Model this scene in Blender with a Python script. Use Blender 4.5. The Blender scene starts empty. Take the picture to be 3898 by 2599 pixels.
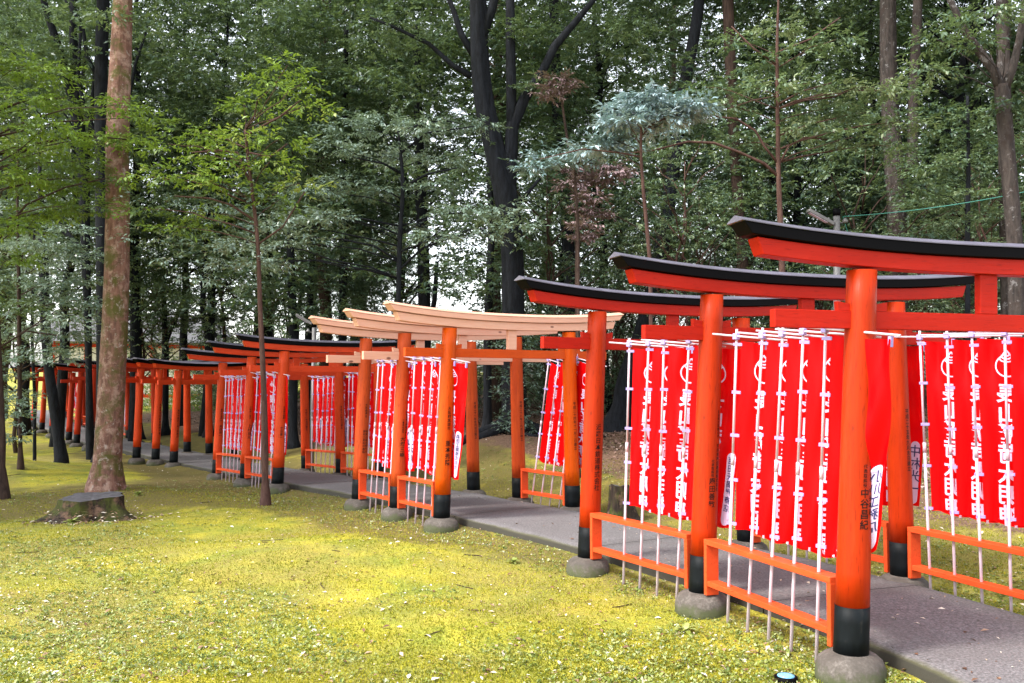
import bpy, bmesh, math, random
import numpy as np
from mathutils import Vector, Matrix, Euler

S = bpy.context.scene
COL = S.collection
R = math.radians
PI = math.pi

# ------------------------------------------------------------------ camera
CAM_Z = 1.983
PITCH, ROLL, FPX = R(1.860), R(0.507), 3454.1        # focal length in pixels of a 3898 px wide frame
cd = bpy.data.cameras.new('camera')
cd.sensor_width = 36.0
cd.lens = FPX / 3898 * 36.0
cd.clip_start = 0.05
cd.clip_end = 3000
cam = bpy.data.objects.new('camera', cd)
COL.objects.link(cam)
cam.matrix_world = Matrix.Translation((0, 0, CAM_Z)) @ Matrix.Rotation(PI / 2 + PITCH, 4, 'X') @ Matrix.Rotation(ROLL, 4, 'Z')
S.camera = cam

# ------------------------------------------------------------------ world, sun, exposure
SUN_AZ, SUN_EL = R(-118), R(50)                       # azimuth from +Y towards +X
w = bpy.data.worlds.new('World')
S.world = w
w.use_nodes = True
nt = w.node_tree
bg = nt.nodes['Background']
sky = nt.nodes.new('ShaderNodeTexSky')
sky.sky_type = 'NISHITA'
sky.sun_disc = False
sky.sun_elevation = SUN_EL
sky.sun_rotation = SUN_AZ
sky.air_density = 1.0
sky.dust_density = 2.0
sky.ozone_density = 1.0
hs = nt.nodes.new('ShaderNodeHueSaturation')          # thin overcast: a paler sky
hs.inputs['Saturation'].default_value = 0.32
nt.links.new(sky.outputs[0], hs.inputs['Color'])
nt.links.new(hs.outputs[0], bg.inputs[0])
bg.inputs[1].default_value = 0.15
sl = bpy.data.lights.new('sun', 'SUN')
sl.energy = 1.4
sl.angle = R(11)
sl.color = (1.0, 0.95, 0.87)
so = bpy.data.objects.new('sun', sl)
COL.objects.link(so)
so.location = (-30, -20, 40)
sd = Vector((math.sin(SUN_AZ) * math.cos(SUN_EL), math.cos(SUN_AZ) * math.cos(SUN_EL), math.sin(SUN_EL)))
so.rotation_euler = sd.to_track_quat('Z', 'Y').to_euler()
S.view_settings.view_transform = 'Standard'
S.view_settings.look = 'None'
S.view_settings.exposure = 2.05
S.view_settings.gamma = 1.0
S.cycles.max_bounces = 7
S.cycles.diffuse_bounces = 4
S.cycles.glossy_bounces = 2
S.cycles.transmission_bounces = 3
S.cycles.use_denoising = True
S.cycles.sample_clamp_indirect = 6.0

# ------------------------------------------------------------------ pixel ray -> point (2352 x 1568 overview pixels), used to survey positions
def at(ox, oy, Y):
    k = 3898 / 2352
    X_, Y_ = (ox * k - 1949) / FPX, (oy * k - 1299.5) / FPX
    c, s = math.cos(ROLL), math.sin(ROLL)
    x, y = c * X_ + s * Y_, -s * X_ + c * Y_
    d = Vector((x, math.cos(PITCH) + y * math.sin(PITCH), math.sin(PITCH) - y * math.cos(PITCH)))
    return Vector((0, 0, CAM_Z)) + d * (Y / d.y)
def px2m(w_, Y): return w_ * (3898 / 2352) / FPX * Y

# ------------------------------------------------------------------ materials
def new_mat(name):
    m = bpy.data.materials.new(name)
    m.use_nodes = True
    n = m.node_tree
    return m, n, n.nodes['Principled BSDF'], n.nodes['Material Output']
def noise(n, scale, detail=4, rough=.55, vec=None, dist=0.0):
    t = n.nodes.new('ShaderNodeTexNoise')
    t.inputs['Scale'].default_value = scale
    t.inputs['Detail'].default_value = detail
    t.inputs['Roughness'].default_value = rough
    t.inputs['Distortion'].default_value = dist
    if vec is not None: n.links.new(vec, t.inputs['Vector'])
    return t
def ramp(n, fac, stops, interp='LINEAR'):
    r = n.nodes.new('ShaderNodeValToRGB')
    r.color_ramp.interpolation = interp
    e = r.color_ramp.elements
    while len(e) < len(stops): e.new(0.5)
    for q, (p, c) in zip(e, stops):
        q.position = p
        q.color = (*c, 1) if len(c) == 3 else c
    n.links.new(fac, r.inputs[0])
    return r
def mixc(n, fac, a, b, mode='MIX'):
    m = n.nodes.new('ShaderNodeMix')
    m.data_type = 'RGBA'
    m.blend_type = mode
    for sock, v in ((m.inputs[0], fac), (m.inputs[6], a), (m.inputs[7], b)):
        if isinstance(v, (int, float)): sock.default_value = v
        elif isinstance(v, tuple): sock.default_value = (*v, 1)
        else: n.links.new(v, sock)
    return m.outputs[2]
def objvec(n, scale=(1, 1, 1)):
    tc = n.nodes.new('ShaderNodeTexCoord')
    mp = n.nodes.new('ShaderNodeMapping')
    mp.inputs['Scale'].default_value = scale
    n.links.new(tc.outputs['Object'], mp.inputs[0])
    return mp.outputs[0]
def geopos(n, scale=(1, 1, 1)):
    g = n.nodes.new('ShaderNodeNewGeometry')
    mp = n.nodes.new('ShaderNodeMapping')
    mp.inputs['Scale'].default_value = scale
    n.links.new(g.outputs['Position'], mp.inputs[0])
    return mp.outputs[0]
def bump(n, b, h, strength=.3, dist=.01):
    bn = n.nodes.new('ShaderNodeBump')
    bn.inputs['Strength'].default_value = strength
    bn.inputs['Distance'].default_value = dist
    n.links.new(h, bn.inputs['Height'])
    n.links.new(bn.outputs[0], b.inputs['Normal'])

def paint_mat(name, col, dark, rough=.42, grain=(14, 14, 1.2), amount=.55, spots=.0):
    """painted timber: grain showing through, small weather stains"""
    m, n, b, o = new_mat(name)
    v = objvec(n, grain)
    g1 = noise(n, 3.0, 5, .6, v)
    v2 = objvec(n)
    g2 = noise(n, 2.2, 3, .5, v2)
    f = ramp(n, g1.outputs[0], [(.35, (0, 0, 0)), (.75, (amount,) * 3)])
    c = mixc(n, f.outputs[0], col, dark)
    f2 = ramp(n, g2.outputs[0], [(.42, (0, 0, 0)), (.72, (.5,) * 3)])
    c = mixc(n, f2.outputs[0], c, tuple(x * .72 for x in col))
    # drying cracks and rain streaks along the grain
    g3 = noise(n, 9.0, 3, .5, v)
    c = mixc(n, ramp(n, g3.outputs[0], [(.60, (0, 0, 0)), (.70, (.55,) * 3)]).outputs[0], c, tuple(x * .38 for x in dark))
    g4 = noise(n, 1.1, 4, .6, v)
    c = mixc(n, ramp(n, g4.outputs[0], [(.55, (0, 0, 0)), (.75, (.45,) * 3)]).outputs[0], c, tuple(min(1, x * 1.25 + .012) for x in col))
    if spots:
        vo = n.nodes.new('ShaderNodeTexVoronoi')
        vo.inputs['Scale'].default_value = 7
        vv = objvec(n, (1, 1, .55))
        n.links.new(vv, vo.inputs['Vector'])
        f3 = ramp(n, vo.outputs['Distance'], [(.0, (spots,) * 3), (.07, (spots * .5,) * 3), (.11, (0, 0, 0))])
        c = mixc(n, f3.outputs[0], c, (.06, .015, .006))
    n.links.new(c, b.inputs['Base Color'])
    b.inputs['Roughness'].default_value = rough
    b.inputs['Specular IOR Level'].default_value = .14
    bump(n, b, g1.outputs[0], .35, .006)
    return m

def raw_wood(name, col, dark):
    m, n, b, o = new_mat(name)
    v = objvec(n, (1.2, 16, 16))
    g1 = noise(n, 2.5, 5, .6, v, .4)
    f = ramp(n, g1.outputs[0], [(.3, (0, 0, 0)), (.75, (.8,) * 3)])
    c = mixc(n, f.outputs[0], col, dark)
    vo = n.nodes.new('ShaderNodeTexVoronoi')
    vo.inputs['Scale'].default_value = 2.6
    vv = objvec(n, (1, 2.0, 2.0))
    n.links.new(vv, vo.inputs['Vector'])
    f2 = ramp(n, vo.outputs['Distance'], [(.0, (1, 1, 1)), (.07, (.8,) * 3), (.10, (0, 0, 0))])
    c = mixc(n, f2.outputs[0], c, (.13, .035, .02))
    n.links.new(c, b.inputs['Base Color'])
    b.inputs['Roughness'].default_value = .6
    return m

def plain(name, col, rough=.5, var=.25, scale=6, spec=.5):
    m, n, b, o = new_mat(name)
    t = noise(n, scale, 4, .6, objvec(n))
    f = ramp(n, t.outputs[0], [(.35, (0, 0, 0)), (.7, (1, 1, 1))])
    c = mixc(n, f.outputs[0], col, tuple(x * (1 - var) for x in col))
    n.links.new(c, b.inputs['Base Color'])
    b.inputs['Roughness'].default_value = rough
    b.inputs['Specular IOR Level'].default_value = spec
    return m

M = {}
M['red_pillar'] = paint_mat('vermilion_pillar', (.40, .027, .0015), (.27, .015, .002), .45, spots=.5)
M['red_beam'] = paint_mat('vermilion_beam', (.40, .012, .003), (.30, .008, .003), .45, (1.2, 14, 14))
M['orange_pillar'] = paint_mat('orange_pillar', (.54, .070, .0015), (.40, .04, .002), .38, spots=.35)
M['orange_beam'] = paint_mat('orange_beam', (.52, .065, .004), (.40, .04, .004), .42, (1.2, 14, 14))
M['faded_pillar'] = paint_mat('faded_pillar', (.45, .062, .010), (.30, .036, .010), .5, amount=.8, spots=.25)
M['faded_beam'] = paint_mat('faded_beam', (.6, .07, .02), (.42, .05, .02), .5, (1.2, 14, 14))
M['coral_pillar'] = paint_mat('coral_pillar', (.55, .052, .008), (.42, .034, .007), .45, spots=.2)
M['coral_beam'] = paint_mat('coral_beam', (.58, .050, .011), (.46, .034, .009), .45, (1.2, 14, 14))
M['dim_pillar'] = paint_mat('old_red_pillar', (.45, .032, .007), (.32, .022, .006), .55)
M['dim_beam'] = paint_mat('old_red_beam', (.44, .028, .008), (.32, .020, .006), .55, (1.2, 14, 14))
M['raw'] = raw_wood('fresh_cedar', (.66, .37, .26), (.56, .25, .16))
M['black'] = plain('black_paint', (.0014, .0012, .0018), .6, .3, 6, .07)
M['cap'] = plain('weathered_cap', (.13, .12, .16), .45, .4, 4)
M['ink'] = plain('ink', (.004, .003, .003), .6, .2, 6, .2)
M['rail'] = paint_mat('rail_paint', (.66, .075, .018), (.56, .055, .016), .4, (2, 12, 12), .4)
M['pole'] = plain('pole_plastic', (.58, .47, .54), .35, .12, 3)
M['loop'] = plain('loop_tape', (.36, .30, .66), .5, .25, 20)
M['white_print'] = plain('white_print', (.60, .47, .66), .6, .1, 5)
M['plate_ink'] = plain('plate_ink', (.03, .03, .12), .6, .1, 5)
M['metal'] = plain('pale_metal', (.15, .145, .145), .5, .3, 5)
M['wire'] = plain('green_wire', (.02, .17, .13), .5, .2, 30)
M['blue_glass'] = plain('blue_glass', (.16, .42, .62), .12, .25, 20)
M['litter'] = None

# black base band: dark slate paint with a rubbed, faded side
m, n, b, o = new_mat('band_paint')
t = noise(n, 4, 5, .65, objvec(n, (3, 3, 1)))
c = ramp(n, t.outputs[0], [(.3, (.0018, .0024, .0028)), (.6, (.005, .007, .0085)), (.80, (.035, .030, .026))])
n.links.new(c.outputs[0], b.inputs['Base Color'])
b.inputs['Roughness'].default_value = .55
b.inputs['Specular IOR Level'].default_value = .12
M['band'] = m

# banner cloth: red, light comes through it
m, n, b, o = new_mat('banner_cloth')
t = noise(n, 5, 3, .5, objvec(n))
c = mixc(n, ramp(n, t.outputs[0], [(.3, (0, 0, 0)), (.7, (1, 1, 1))]).outputs[0], (.82, .0008, .0018), (.66, .0006, .003))
n.links.new(c, b.inputs['Base Color'])
b.inputs['Roughness'].default_value = .45
b.inputs['Specular IOR Level'].default_value = .14
tr = n.nodes.new('ShaderNodeBsdfTranslucent')
n.links.new(c, tr.inputs[0])
mx = n.nodes.new('ShaderNodeMixShader')
mx.inputs[0].default_value = .45
n.links.new(b.outputs[0], mx.inputs[1])
n.links.new(tr.outputs[0], mx.inputs[2])
n.links.new(mx.outputs[0], o.inputs[0])
M['cloth'] = m

# foundation stone with moss on its lower side
m, n, b, o = new_mat('foundation_stone')
v = geopos(n)
t = noise(n, 7, 6, .65, v)
t2 = noise(n, 60, 3, .6, v)
c = ramp(n, t.outputs[0], [(.3, (.030, .024, .020)), (.5, (.085, .071, .060)), (.7, (.165, .143, .127))])
c = mixc(n, ramp(n, t2.outputs[0], [(.40, (.0,) * 3), (.6, (.75,) * 3)]).outputs[0], c.outputs[0], (.055, .045, .036))
tc = n.nodes.new('ShaderNodeTexCoord')
sp = n.nodes.new('ShaderNodeSeparateXYZ')
n.links.new(tc.outputs['Object'], sp.inputs[0])
ma = n.nodes.new('ShaderNodeMath')
ma.operation = 'MULTIPLY_ADD'
ma.inputs[1].default_value = .25
n.links.new(t.outputs[0], ma.inputs[0])
n.links.new(sp.outputs[2], ma.inputs[2])
f = ramp(n, ma.outputs[0], [(.0, (.85,) * 3), (.06, (0, 0, 0))])
c = mixc(n, f.outputs[0], c, (.055, .065, .022))
n.links.new(c, b.inputs['Base Color'])
b.inputs['Roughness'].default_value = .85
bump(n, b, t.outputs[0], .6, .02)
M['stone'] = m

# ground: moss lawn, bare patches, leaf litter further back
m, n, b, o = new_mat('mossy_ground')
v = geopos(n)
big = noise(n, .35, 4, .6, v, .3)
mid = noise(n, 1.7, 5, .65, v, .2)
fine = noise(n, 24, 4, .7, v)
fin2 = noise(n, 90, 3, .7, v)
green = mixc(n, ramp(n, mid.outputs[0], [(.40, (0, 0, 0)), (.60, (1, 1, 1))]).outputs[0], (.45, .385, .026), (.185, .235, .020))
brown = mixc(n, ramp(n, fine.outputs[0], [(.35, (0, 0, 0)), (.65, (1, 1, 1))]).outputs[0], (.25, .175, .07), (.17, .16, .035))
c = mixc(n, ramp(n, big.outputs[0], [(.44, (0, 0, 0)), (.60, (.85,) * 3)]).outputs[0], green, brown)
c = mixc(n, ramp(n, fine.outputs[0], [(.35, (.0,) * 3), (.72, (.55,) * 3)]).outputs[0], c, (.46, .43, .11))
c = mixc(n, ramp(n, fin2.outputs[0], [(.46, (.0,) * 3), (.66, (.75,) * 3)]).outputs[0], c, (.075, .068, .014))
# bare gravelly soil, painted where the lawn has worn through
a1 = n.nodes.new('ShaderNodeAttribute')
a1.attribute_name = 'bare'
ma = n.nodes.new('ShaderNodeMath')
ma.operation = 'MULTIPLY_ADD'
ma.inputs[1].default_value = .9
n.links.new(mid.outputs[0], ma.inputs[0])
n.links.new(a1.outputs['Fac'], ma.inputs[2])
ma2 = n.nodes.new('ShaderNodeMath')
ma2.operation = 'MULTIPLY_ADD'
ma2.inputs[1].default_value = .95
n.links.new(fine.outputs[0], ma2.inputs[0])
n.links.new(ma.outputs[0], ma2.inputs[2])
soil = mixc(n, ramp(n, fin2.outputs[0], [(.35, (0, 0, 0)), (.65, (1, 1, 1))]).outputs[0], (.50, .43, .41), (.17, .13, .105))
c = mixc(n, ramp(n, ma2.outputs[0], [(1.19, (0, 0, 0)), (1.50, (.85,) * 3)]).outputs[0], c, soil)
# moss worn brown beside the stones; under the trees their shade is painted in
a3 = n.nodes.new('ShaderNodeAttribute')
a3.attribute_name = 'wear_shade'
ma = n.nodes.new('ShaderNodeMath')
ma.operation = 'MULTIPLY_ADD'
ma.inputs[1].default_value = .9
n.links.new(mid.outputs[0], ma.inputs[0])
n.links.new(a3.outputs['Fac'], ma.inputs[2])
wn = mixc(n, ramp(n, fine.outputs[0], [(.36, (0, 0, 0)), (.64, (1, 1, 1))]).outputs[0], (.17, .115, .055), (.085, .082, .018))
c = mixc(n, ramp(n, ma.outputs[0], [(.72, (0, 0, 0)), (1.0, (.85,) * 3)]).outputs[0], c, wn)
# leaf litter
a2 = n.nodes.new('ShaderNodeAttribute')
a2.attribute_name = 'litter'
ma = n.nodes.new('ShaderNodeMath')
ma.operation = 'MULTIPLY_ADD'
ma.inputs[1].default_value = .9
n.links.new(mid.outputs[0], ma.inputs[0])
n.links.new(a2.outputs['Fac'], ma.inputs[2])
lit = mixc(n, ramp(n, fine.outputs[0], [(.38, (0, 0, 0)), (.62, (1, 1, 1))]).outputs[0], (.21, .13, .09), (.085, .05, .032))
c = mixc(n, ramp(n, ma.outputs[0], [(.85, (0, 0, 0)), (1.05, (1, 1, 1))]).outputs[0], c, lit)
n.links.new(c, b.inputs['Base Color'])
b.inputs['Roughness'].default_value = .95
b.inputs['Specular IOR Level'].default_value = .15
hmix = n.nodes.new('ShaderNodeMath')
hmix.operation = 'MULTIPLY_ADD'
hmix.inputs[1].default_value = .5
n.links.new(noise(n, 9, 5, .75, v, .3).outputs[0], hmix.inputs[0])
n.links.new(fine.outputs[0], hmix.inputs[2])
bump(n, b, hmix.outputs[0], .9, .035)
M['ground'] = m

# path: exposed-aggregate concrete, mossy along the rim
m, n, b, o = new_mat('path_concrete')
v = geopos(n)
big = noise(n, 1.3, 4, .6, v)
fine = noise(n, 55, 3, .75, v)
c = ramp(n, fine.outputs[0], [(.32, (.048, .044, .045)), (.5, (.118, .109, .112)), (.68, (.23, .214, .218))])
c = mixc(n, ramp(n, big.outputs[0], [(.35, (0, 0, 0)), (.7, (.5,) * 3)]).outputs[0], c.outputs[0], (.085, .076, .072))
a1 = n.nodes.new('ShaderNodeAttribute')
a1.attribute_name = 'rim'
ma = n.nodes.new('ShaderNodeMath')
ma.operation = 'MULTIPLY_ADD'
ma.inputs[1].default_value = .55
n.links.new(big.outputs[0], ma.inputs[0])
n.links.new(a1.outputs['Fac'], ma.inputs[2])
c = mixc(n, ramp(n, ma.outputs[0], [(.78, (0, 0, 0)), (1.15, (.85,) * 3)]).outputs[0], c, (.060, .058, .016))
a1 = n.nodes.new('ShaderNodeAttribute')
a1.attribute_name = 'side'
c = mixc(n, a1.outputs['Fac'], c, (.030, .027, .018))  # dark curb sides: the deep shade along the edge put into the colour
n.links.new(c, b.inputs['Base Color'])
b.inputs['Roughness'].default_value = .9
bump(n, b, fine.outputs[0], .4, .006)
M['path'] = m

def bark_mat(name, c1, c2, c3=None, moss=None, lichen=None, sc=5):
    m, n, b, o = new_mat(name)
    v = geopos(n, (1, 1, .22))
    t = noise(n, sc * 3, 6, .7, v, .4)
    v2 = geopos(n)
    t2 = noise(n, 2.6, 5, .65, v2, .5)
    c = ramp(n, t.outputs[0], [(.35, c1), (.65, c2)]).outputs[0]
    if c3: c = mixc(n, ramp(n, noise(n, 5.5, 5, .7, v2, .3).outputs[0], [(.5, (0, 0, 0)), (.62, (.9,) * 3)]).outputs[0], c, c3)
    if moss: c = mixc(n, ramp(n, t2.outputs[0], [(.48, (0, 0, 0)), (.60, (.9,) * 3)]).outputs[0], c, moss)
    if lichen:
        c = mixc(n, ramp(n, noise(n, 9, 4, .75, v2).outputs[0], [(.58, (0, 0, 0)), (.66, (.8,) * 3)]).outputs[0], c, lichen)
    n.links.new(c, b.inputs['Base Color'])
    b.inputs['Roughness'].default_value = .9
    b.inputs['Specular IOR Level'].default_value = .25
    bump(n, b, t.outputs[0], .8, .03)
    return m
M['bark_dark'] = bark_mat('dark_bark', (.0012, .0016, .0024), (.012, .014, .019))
M['bark_brown'] = bark_mat('brown_bark', (.022, .013, .010), (.065, .040, .030))
M['bark_mossy'] = bark_mat('mossy_brown_bark', (.10, .048, .036), (.24, .125, .090), (.33, .215, .165), (.075, .075, .014), (.36, .31, .27))
M['bark_grey'] = bark_mat('grey_mottled_bark', (.016, .013, .012), (.060, .048, .042), (.032, .022, .018), None, (.15, .14, .14))
M['bark_thin'] = bark_mat('reddish_bark', (.045, .021, .017), (.10, .055, .043))
M['stump_bark'] = bark_mat('stump_bark', (.010, .007, .006), (.040, .026, .019), (.15, .09, .06), (.050, .060, .010))
M['stump_cut'] = plain('weathered_cut', (.085, .078, .086), .8, .6, 14)

def leaf_mat(name, stops, rough=.42, trans=.28, spec=.5):
    m, n, b, o = new_mat(name)
    a = n.nodes.new('ShaderNodeAttribute')
    a.attribute_name = 'tone'
    c = ramp(n, a.outputs['Fac'], stops).outputs[0]
    n.links.new(c, b.inputs['Base Color'])
    b.inputs['Roughness'].default_value = rough
    b.inputs['Specular IOR Level'].default_value = spec
    tr = n.nodes.new('ShaderNodeBsdfTranslucent')
    n.links.new(mixc(n, .5, c, (.16, .22, .02)), tr.inputs[0])
    mx = n.nodes.new('ShaderNodeMixShader')
    mx.inputs[0].default_value = trans
    n.links.new(b.outputs[0], mx.inputs[1])
    n.links.new(tr.outputs[0], mx.inputs[2])
    n.links.new(mx.outputs[0], o.inputs[0])
    return m
M['leaf_forest'] = leaf_mat('evergreen_leaves', [(0, (.018, .040, .030)), (.4, (.072, .125, .080)), (.75, (.155, .225, .125)), (1, (.29, .35, .20))], .38, .34, .6)
M['leaf_bright'] = leaf_mat('young_green_leaves', [(0, (.06, .10, .04)), (.45, (.125, .21, .035)), (.8, (.21, .34, .03)), (1, (.33, .40, .10))], .38, .40, .6)
M['leaf_blue'] = leaf_mat('grey_green_leaves', [(0, (.065, .110, .085)), (.5, (.185, .265, .210)), (1, (.36, .45, .36))], .32, .24, .8)
M['leaf_pale'] = leaf_mat('pale_blue_leaves', [(0, (.12, .20, .19)), (.5, (.25, .36, .38)), (1, (.45, .55, .60))], .32, .15, .8)
M['leaf_dead'] = leaf_mat('withered_leaves', [(0, (.10, .06, .065)), (.5, (.21, .14, .15)), (1, (.36, .26, .27))], .7, .15, .2)
M['leaf_weed'] = leaf_mat('weed_leaves', [(0, (.08, .13, .03)), (.4, (.22, .27, .04)), (.75, (.36, .40, .16)), (1, (.52, .52, .36))], .5, .25)
M['leaf_moss'] = leaf_mat('moss_tips', [(0, (.10, .115, .016)), (.35, (.25, .25, .022)), (.7, (.44, .39, .035)), (1, (.55, .52, .11))], .8, .3, .1)
M['leaf_fall'] = leaf_mat('fallen_leaves', [(0, (.06, .032, .02)), (.35, (.17, .085, .05)), (.6, (.38, .25, .17)), (.8, (.62, .53, .42)), (1, (.75, .72, .62))], .6, .1, .3)
M['leaf_litter'] = leaf_mat('litter_leaves', [(0, (.06, .032, .024)), (.45, (.16, .09, .07)), (.8, (.28, .175, .14)), (1, (.40, .31, .27))], .6, .1, .4)

# ------------------------------------------------------------------ mesh helpers
class MB:
    def __init__(self): self.v, self.f = [], []
    def add(self, verts, faces):
        o = len(self.v)
        self.v += [tuple(p) for p in verts]
        self.f += [tuple(i + o for i in q) for q in faces]
        return self
    def box(self, c, s, rot=None):
        P = [Vector((sx * s[0] / 2, sy * s[1] / 2, sz * s[2] / 2)) for sx in (-1, 1) for sy in (-1, 1) for sz in (-1, 1)]
        if rot: P = [rot @ p for p in P]
        P = [p + Vector(c) for p in P]
        return self.add(P, [(0, 1, 3, 2), (4, 6, 7, 5), (0, 4, 5, 1), (2, 3, 7, 6), (0, 2, 6, 4), (1, 5, 7, 3)])
    def tube(self, pts, rad, k=8, caps=True, jit=0, rng=None, ridge=0):
        pts = [Vector(p) for p in pts]
        if isinstance(rad, (int, float)): rad = [rad] * len(pts)
        o = len(self.v)
        ref = Vector((0.13, 0.97, 0.2))
        for i, p in enumerate(pts):
            t = (pts[min(i + 1, len(pts) - 1)] - pts[max(i - 1, 0)]).normalized()
            a = t.cross(ref)
            a = a.normalized() if a.length > 1e-4 else t.cross(Vector((1, 0, 0))).normalized()
            c = t.cross(a).normalized()
            for q in range(k):
                an = 2 * PI * q / k
                rr = rad[i] * (1 + (rng.uniform(-jit, jit) if jit else 0) + ridge * (math.sin(3 * an + 1 + i * .06) + .7 * math.sin(5 * an + 2 - i * .09) + .5 * math.sin(8 * an + i * .13)))
                self.v.append(tuple(p + (a * math.cos(an) + c * math.sin(an)) * rr))
        for i in range(len(pts) - 1):
            for q in range(k):
                self.f.append((o + i * k + q, o + i * k + (q + 1) % k, o + (i + 1) * k + (q + 1) % k, o + (i + 1) * k + q))
        if caps:
            self.f.append(tuple(o + q for q in range(k))[::-1])
            e = o + (len(pts) - 1) * k
            self.f.append(tuple(e + q for q in range(k)))
        return self
    def lathe(self, prof, k=24, c=(0, 0, 0), fn=None):
        """prof: (radius, z) from bottom to top; fn(angle, z) scales the radius"""
        o = len(self.v)
        for r_, z in prof:
            for q in range(k):
                a = 2 * PI * q / k
                s = fn(a, z) if fn else 1
                self.v.append((c[0] + r_ * s * math.cos(a), c[1] + r_ * s * math.sin(a), c[2] + z))
        for i in range(len(prof) - 1):
            for q in range(k):
                self.f.append((o + i * k + q, o + i * k + (q + 1) % k, o + (i + 1) * k + (q + 1) % k, o + (i + 1) * k + q))
        self.f.append(tuple(o + q for q in range(k))[::-1])
        e = o + (len(prof) - 1) * k
        self.f.append(tuple(e + q for q in range(k)))
        return self
    def mesh(self, name, mat, smooth=False, bevel=0):
        me = bpy.data.meshes.new(name)
        me.from_pydata(self.v, [], self.f)
        if bevel:
            bm = bmesh.new()
            bm.from_mesh(me)
            ed = [e for e in bm.edges if len(e.link_faces) == 2 and e.calc_face_angle(0) > R(35)]
            bmesh.ops.bevel(bm, geom=ed, offset=bevel, segments=1, affect='EDGES', clamp_overlap=True)
            bm.to_mesh(me)
            bm.free()
        if smooth: me.polygons.foreach_set('use_smooth', [True] * len(me.polygons))
        if mat is not None: me.materials.append(mat)
        me.update()
        return me

def put(name, me, parent=None, loc=None, rot=None):
    o = bpy.data.objects.new(name, me)
    COL.objects.link(o)
    if parent is not None: o.parent = parent
    if loc is not None: o.location = loc
    if rot is not None: o.rotation_euler = rot
    return o
def tag(o, label=None, cat=None, group=None, kind=None):
    if label: o['label'] = label
    if cat: o['category'] = cat
    if group: o['group'] = group
    if kind: o['kind'] = kind
    return o
def thing(name, label, cat, loc=(0, 0, 0), rz=0, group=None):
    o = put(name, None, None, loc, (0, 0, rz))
    return tag(o, label, cat, group)
def np_mesh(name, V, F, mat, attr=None, smooth=False):
    """V (n,3), F (m,4) or (m,3) arrays; attr: dict name -> per-vertex or per-face floats"""
    V = np.asarray(V, dtype=np.float32); F = np.asarray(F, dtype=np.int32)
    me = bpy.data.meshes.new(name)
    me.vertices.add(len(V)); me.vertices.foreach_set('co', V.ravel())
    k = F.shape[1]
    me.loops.add(F.size); me.loops.foreach_set('vertex_index', F.ravel())
    me.polygons.add(len(F)); me.polygons.foreach_set('loop_start', np.arange(0, F.size, k, dtype=np.int32))
    if smooth: me.polygons.foreach_set('use_smooth', np.ones(len(F), dtype=bool))
    me.update(calc_edges=True)
    for nm, a in (attr or {}).items():
        dom = 'FACE' if len(a) == len(F) and len(a) != len(V) else 'POINT'
        at_ = me.attributes.new(nm, 'FLOAT', dom)
        at_.data.foreach_set('value', np.asarray(a, dtype=np.float32))
    me.materials.append(mat)
    return me

# ------------------------------------------------------------------ the survey: gates along the path
#         centre x, y, yaw deg, stone-top z
GATES = dict(A=(2.995, 5.725, 12.95, .315), B=(2.404, 7.405, 19.05, .293), C=(1.594, 9.014, 27.41, .251),
             D=(-.007, 11.568, 30.91, .202), E=(-.689, 12.576, 32.87, .173), F=(-1.380, 13.640, 33.92, .135),
             G=(-3.238, 16.388, 31.67, -.008), H=(-4.237, 17.846, 33.68, -.091), I=(-5.327, 19.554, 33.32, -.197),
             J=(-7.950, 23.630, 59.3, -.376), K=(-8.704, 24.190, 66.0, -.355), L=(-9.342, 24.436, 70.0, -.342),
             M=(-11.97, 28.07, 40, -.35), N=(-13.30, 30.07, 37, -.47), O=(-14.30, 31.60, 36, -.50), P=(-16.40, 34.60, 36, -.50),
             Q=(-17.80, 36.60, 36, -.50), R=(-19.20, 38.60, 36, -.52), S=(-23.80, 46.60, 34, -.60))
WG = .967                                             # half distance between the pillar feet
def foot(g, side):
    x, y, a, z = GATES[g]
    a = R(a)
    return Vector((x + side * WG * math.cos(a), y + side * WG * math.sin(a), z))

CTRL = [(5.6, -6, .38), (4.6, -2, .36), (3.75, 2.4, .34)] + [(GATES[g][0], GATES[g][1], GATES[g][3]) for g in 'ABCDEFGHI'] \
     + [(-7.85, 23.35, -.37), (-9.3, 24.9, -.345)] + [(GATES[g][0], GATES[g][1], GATES[g][3]) for g in 'MNOPQRS'] + [(-30, 57, -.7), (-40, 73, -.8)]
def catmull(P, n=14):
    P = [Vector(p) for p in P]
    out = []
    for i in range(len(P) - 1):
        a, b, c, d = P[max(i - 1, 0)], P[i], P[i + 1], P[min(i + 2, len(P) - 1)]
        for j in range(n):
            t = j / n
            out.append(.5 * ((2 * b) + (c - a) * t + (2 * a - 5 * b + 4 * c - d) * t * t + (3 * b - a - 3 * c + d) * t ** 3))
    out.append(P[-1])
    return out
PATH = catmull(CTRL)
PA = np.array([tuple(p) for p in PATH])
PT = np.gradient(PA[:, :2], axis=0)
PT /= np.linalg.norm(PT, axis=1)[:, None]
PN = np.stack([PT[:, 1], -PT[:, 0]], 1)               # to the right when walking away from the camera

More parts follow.
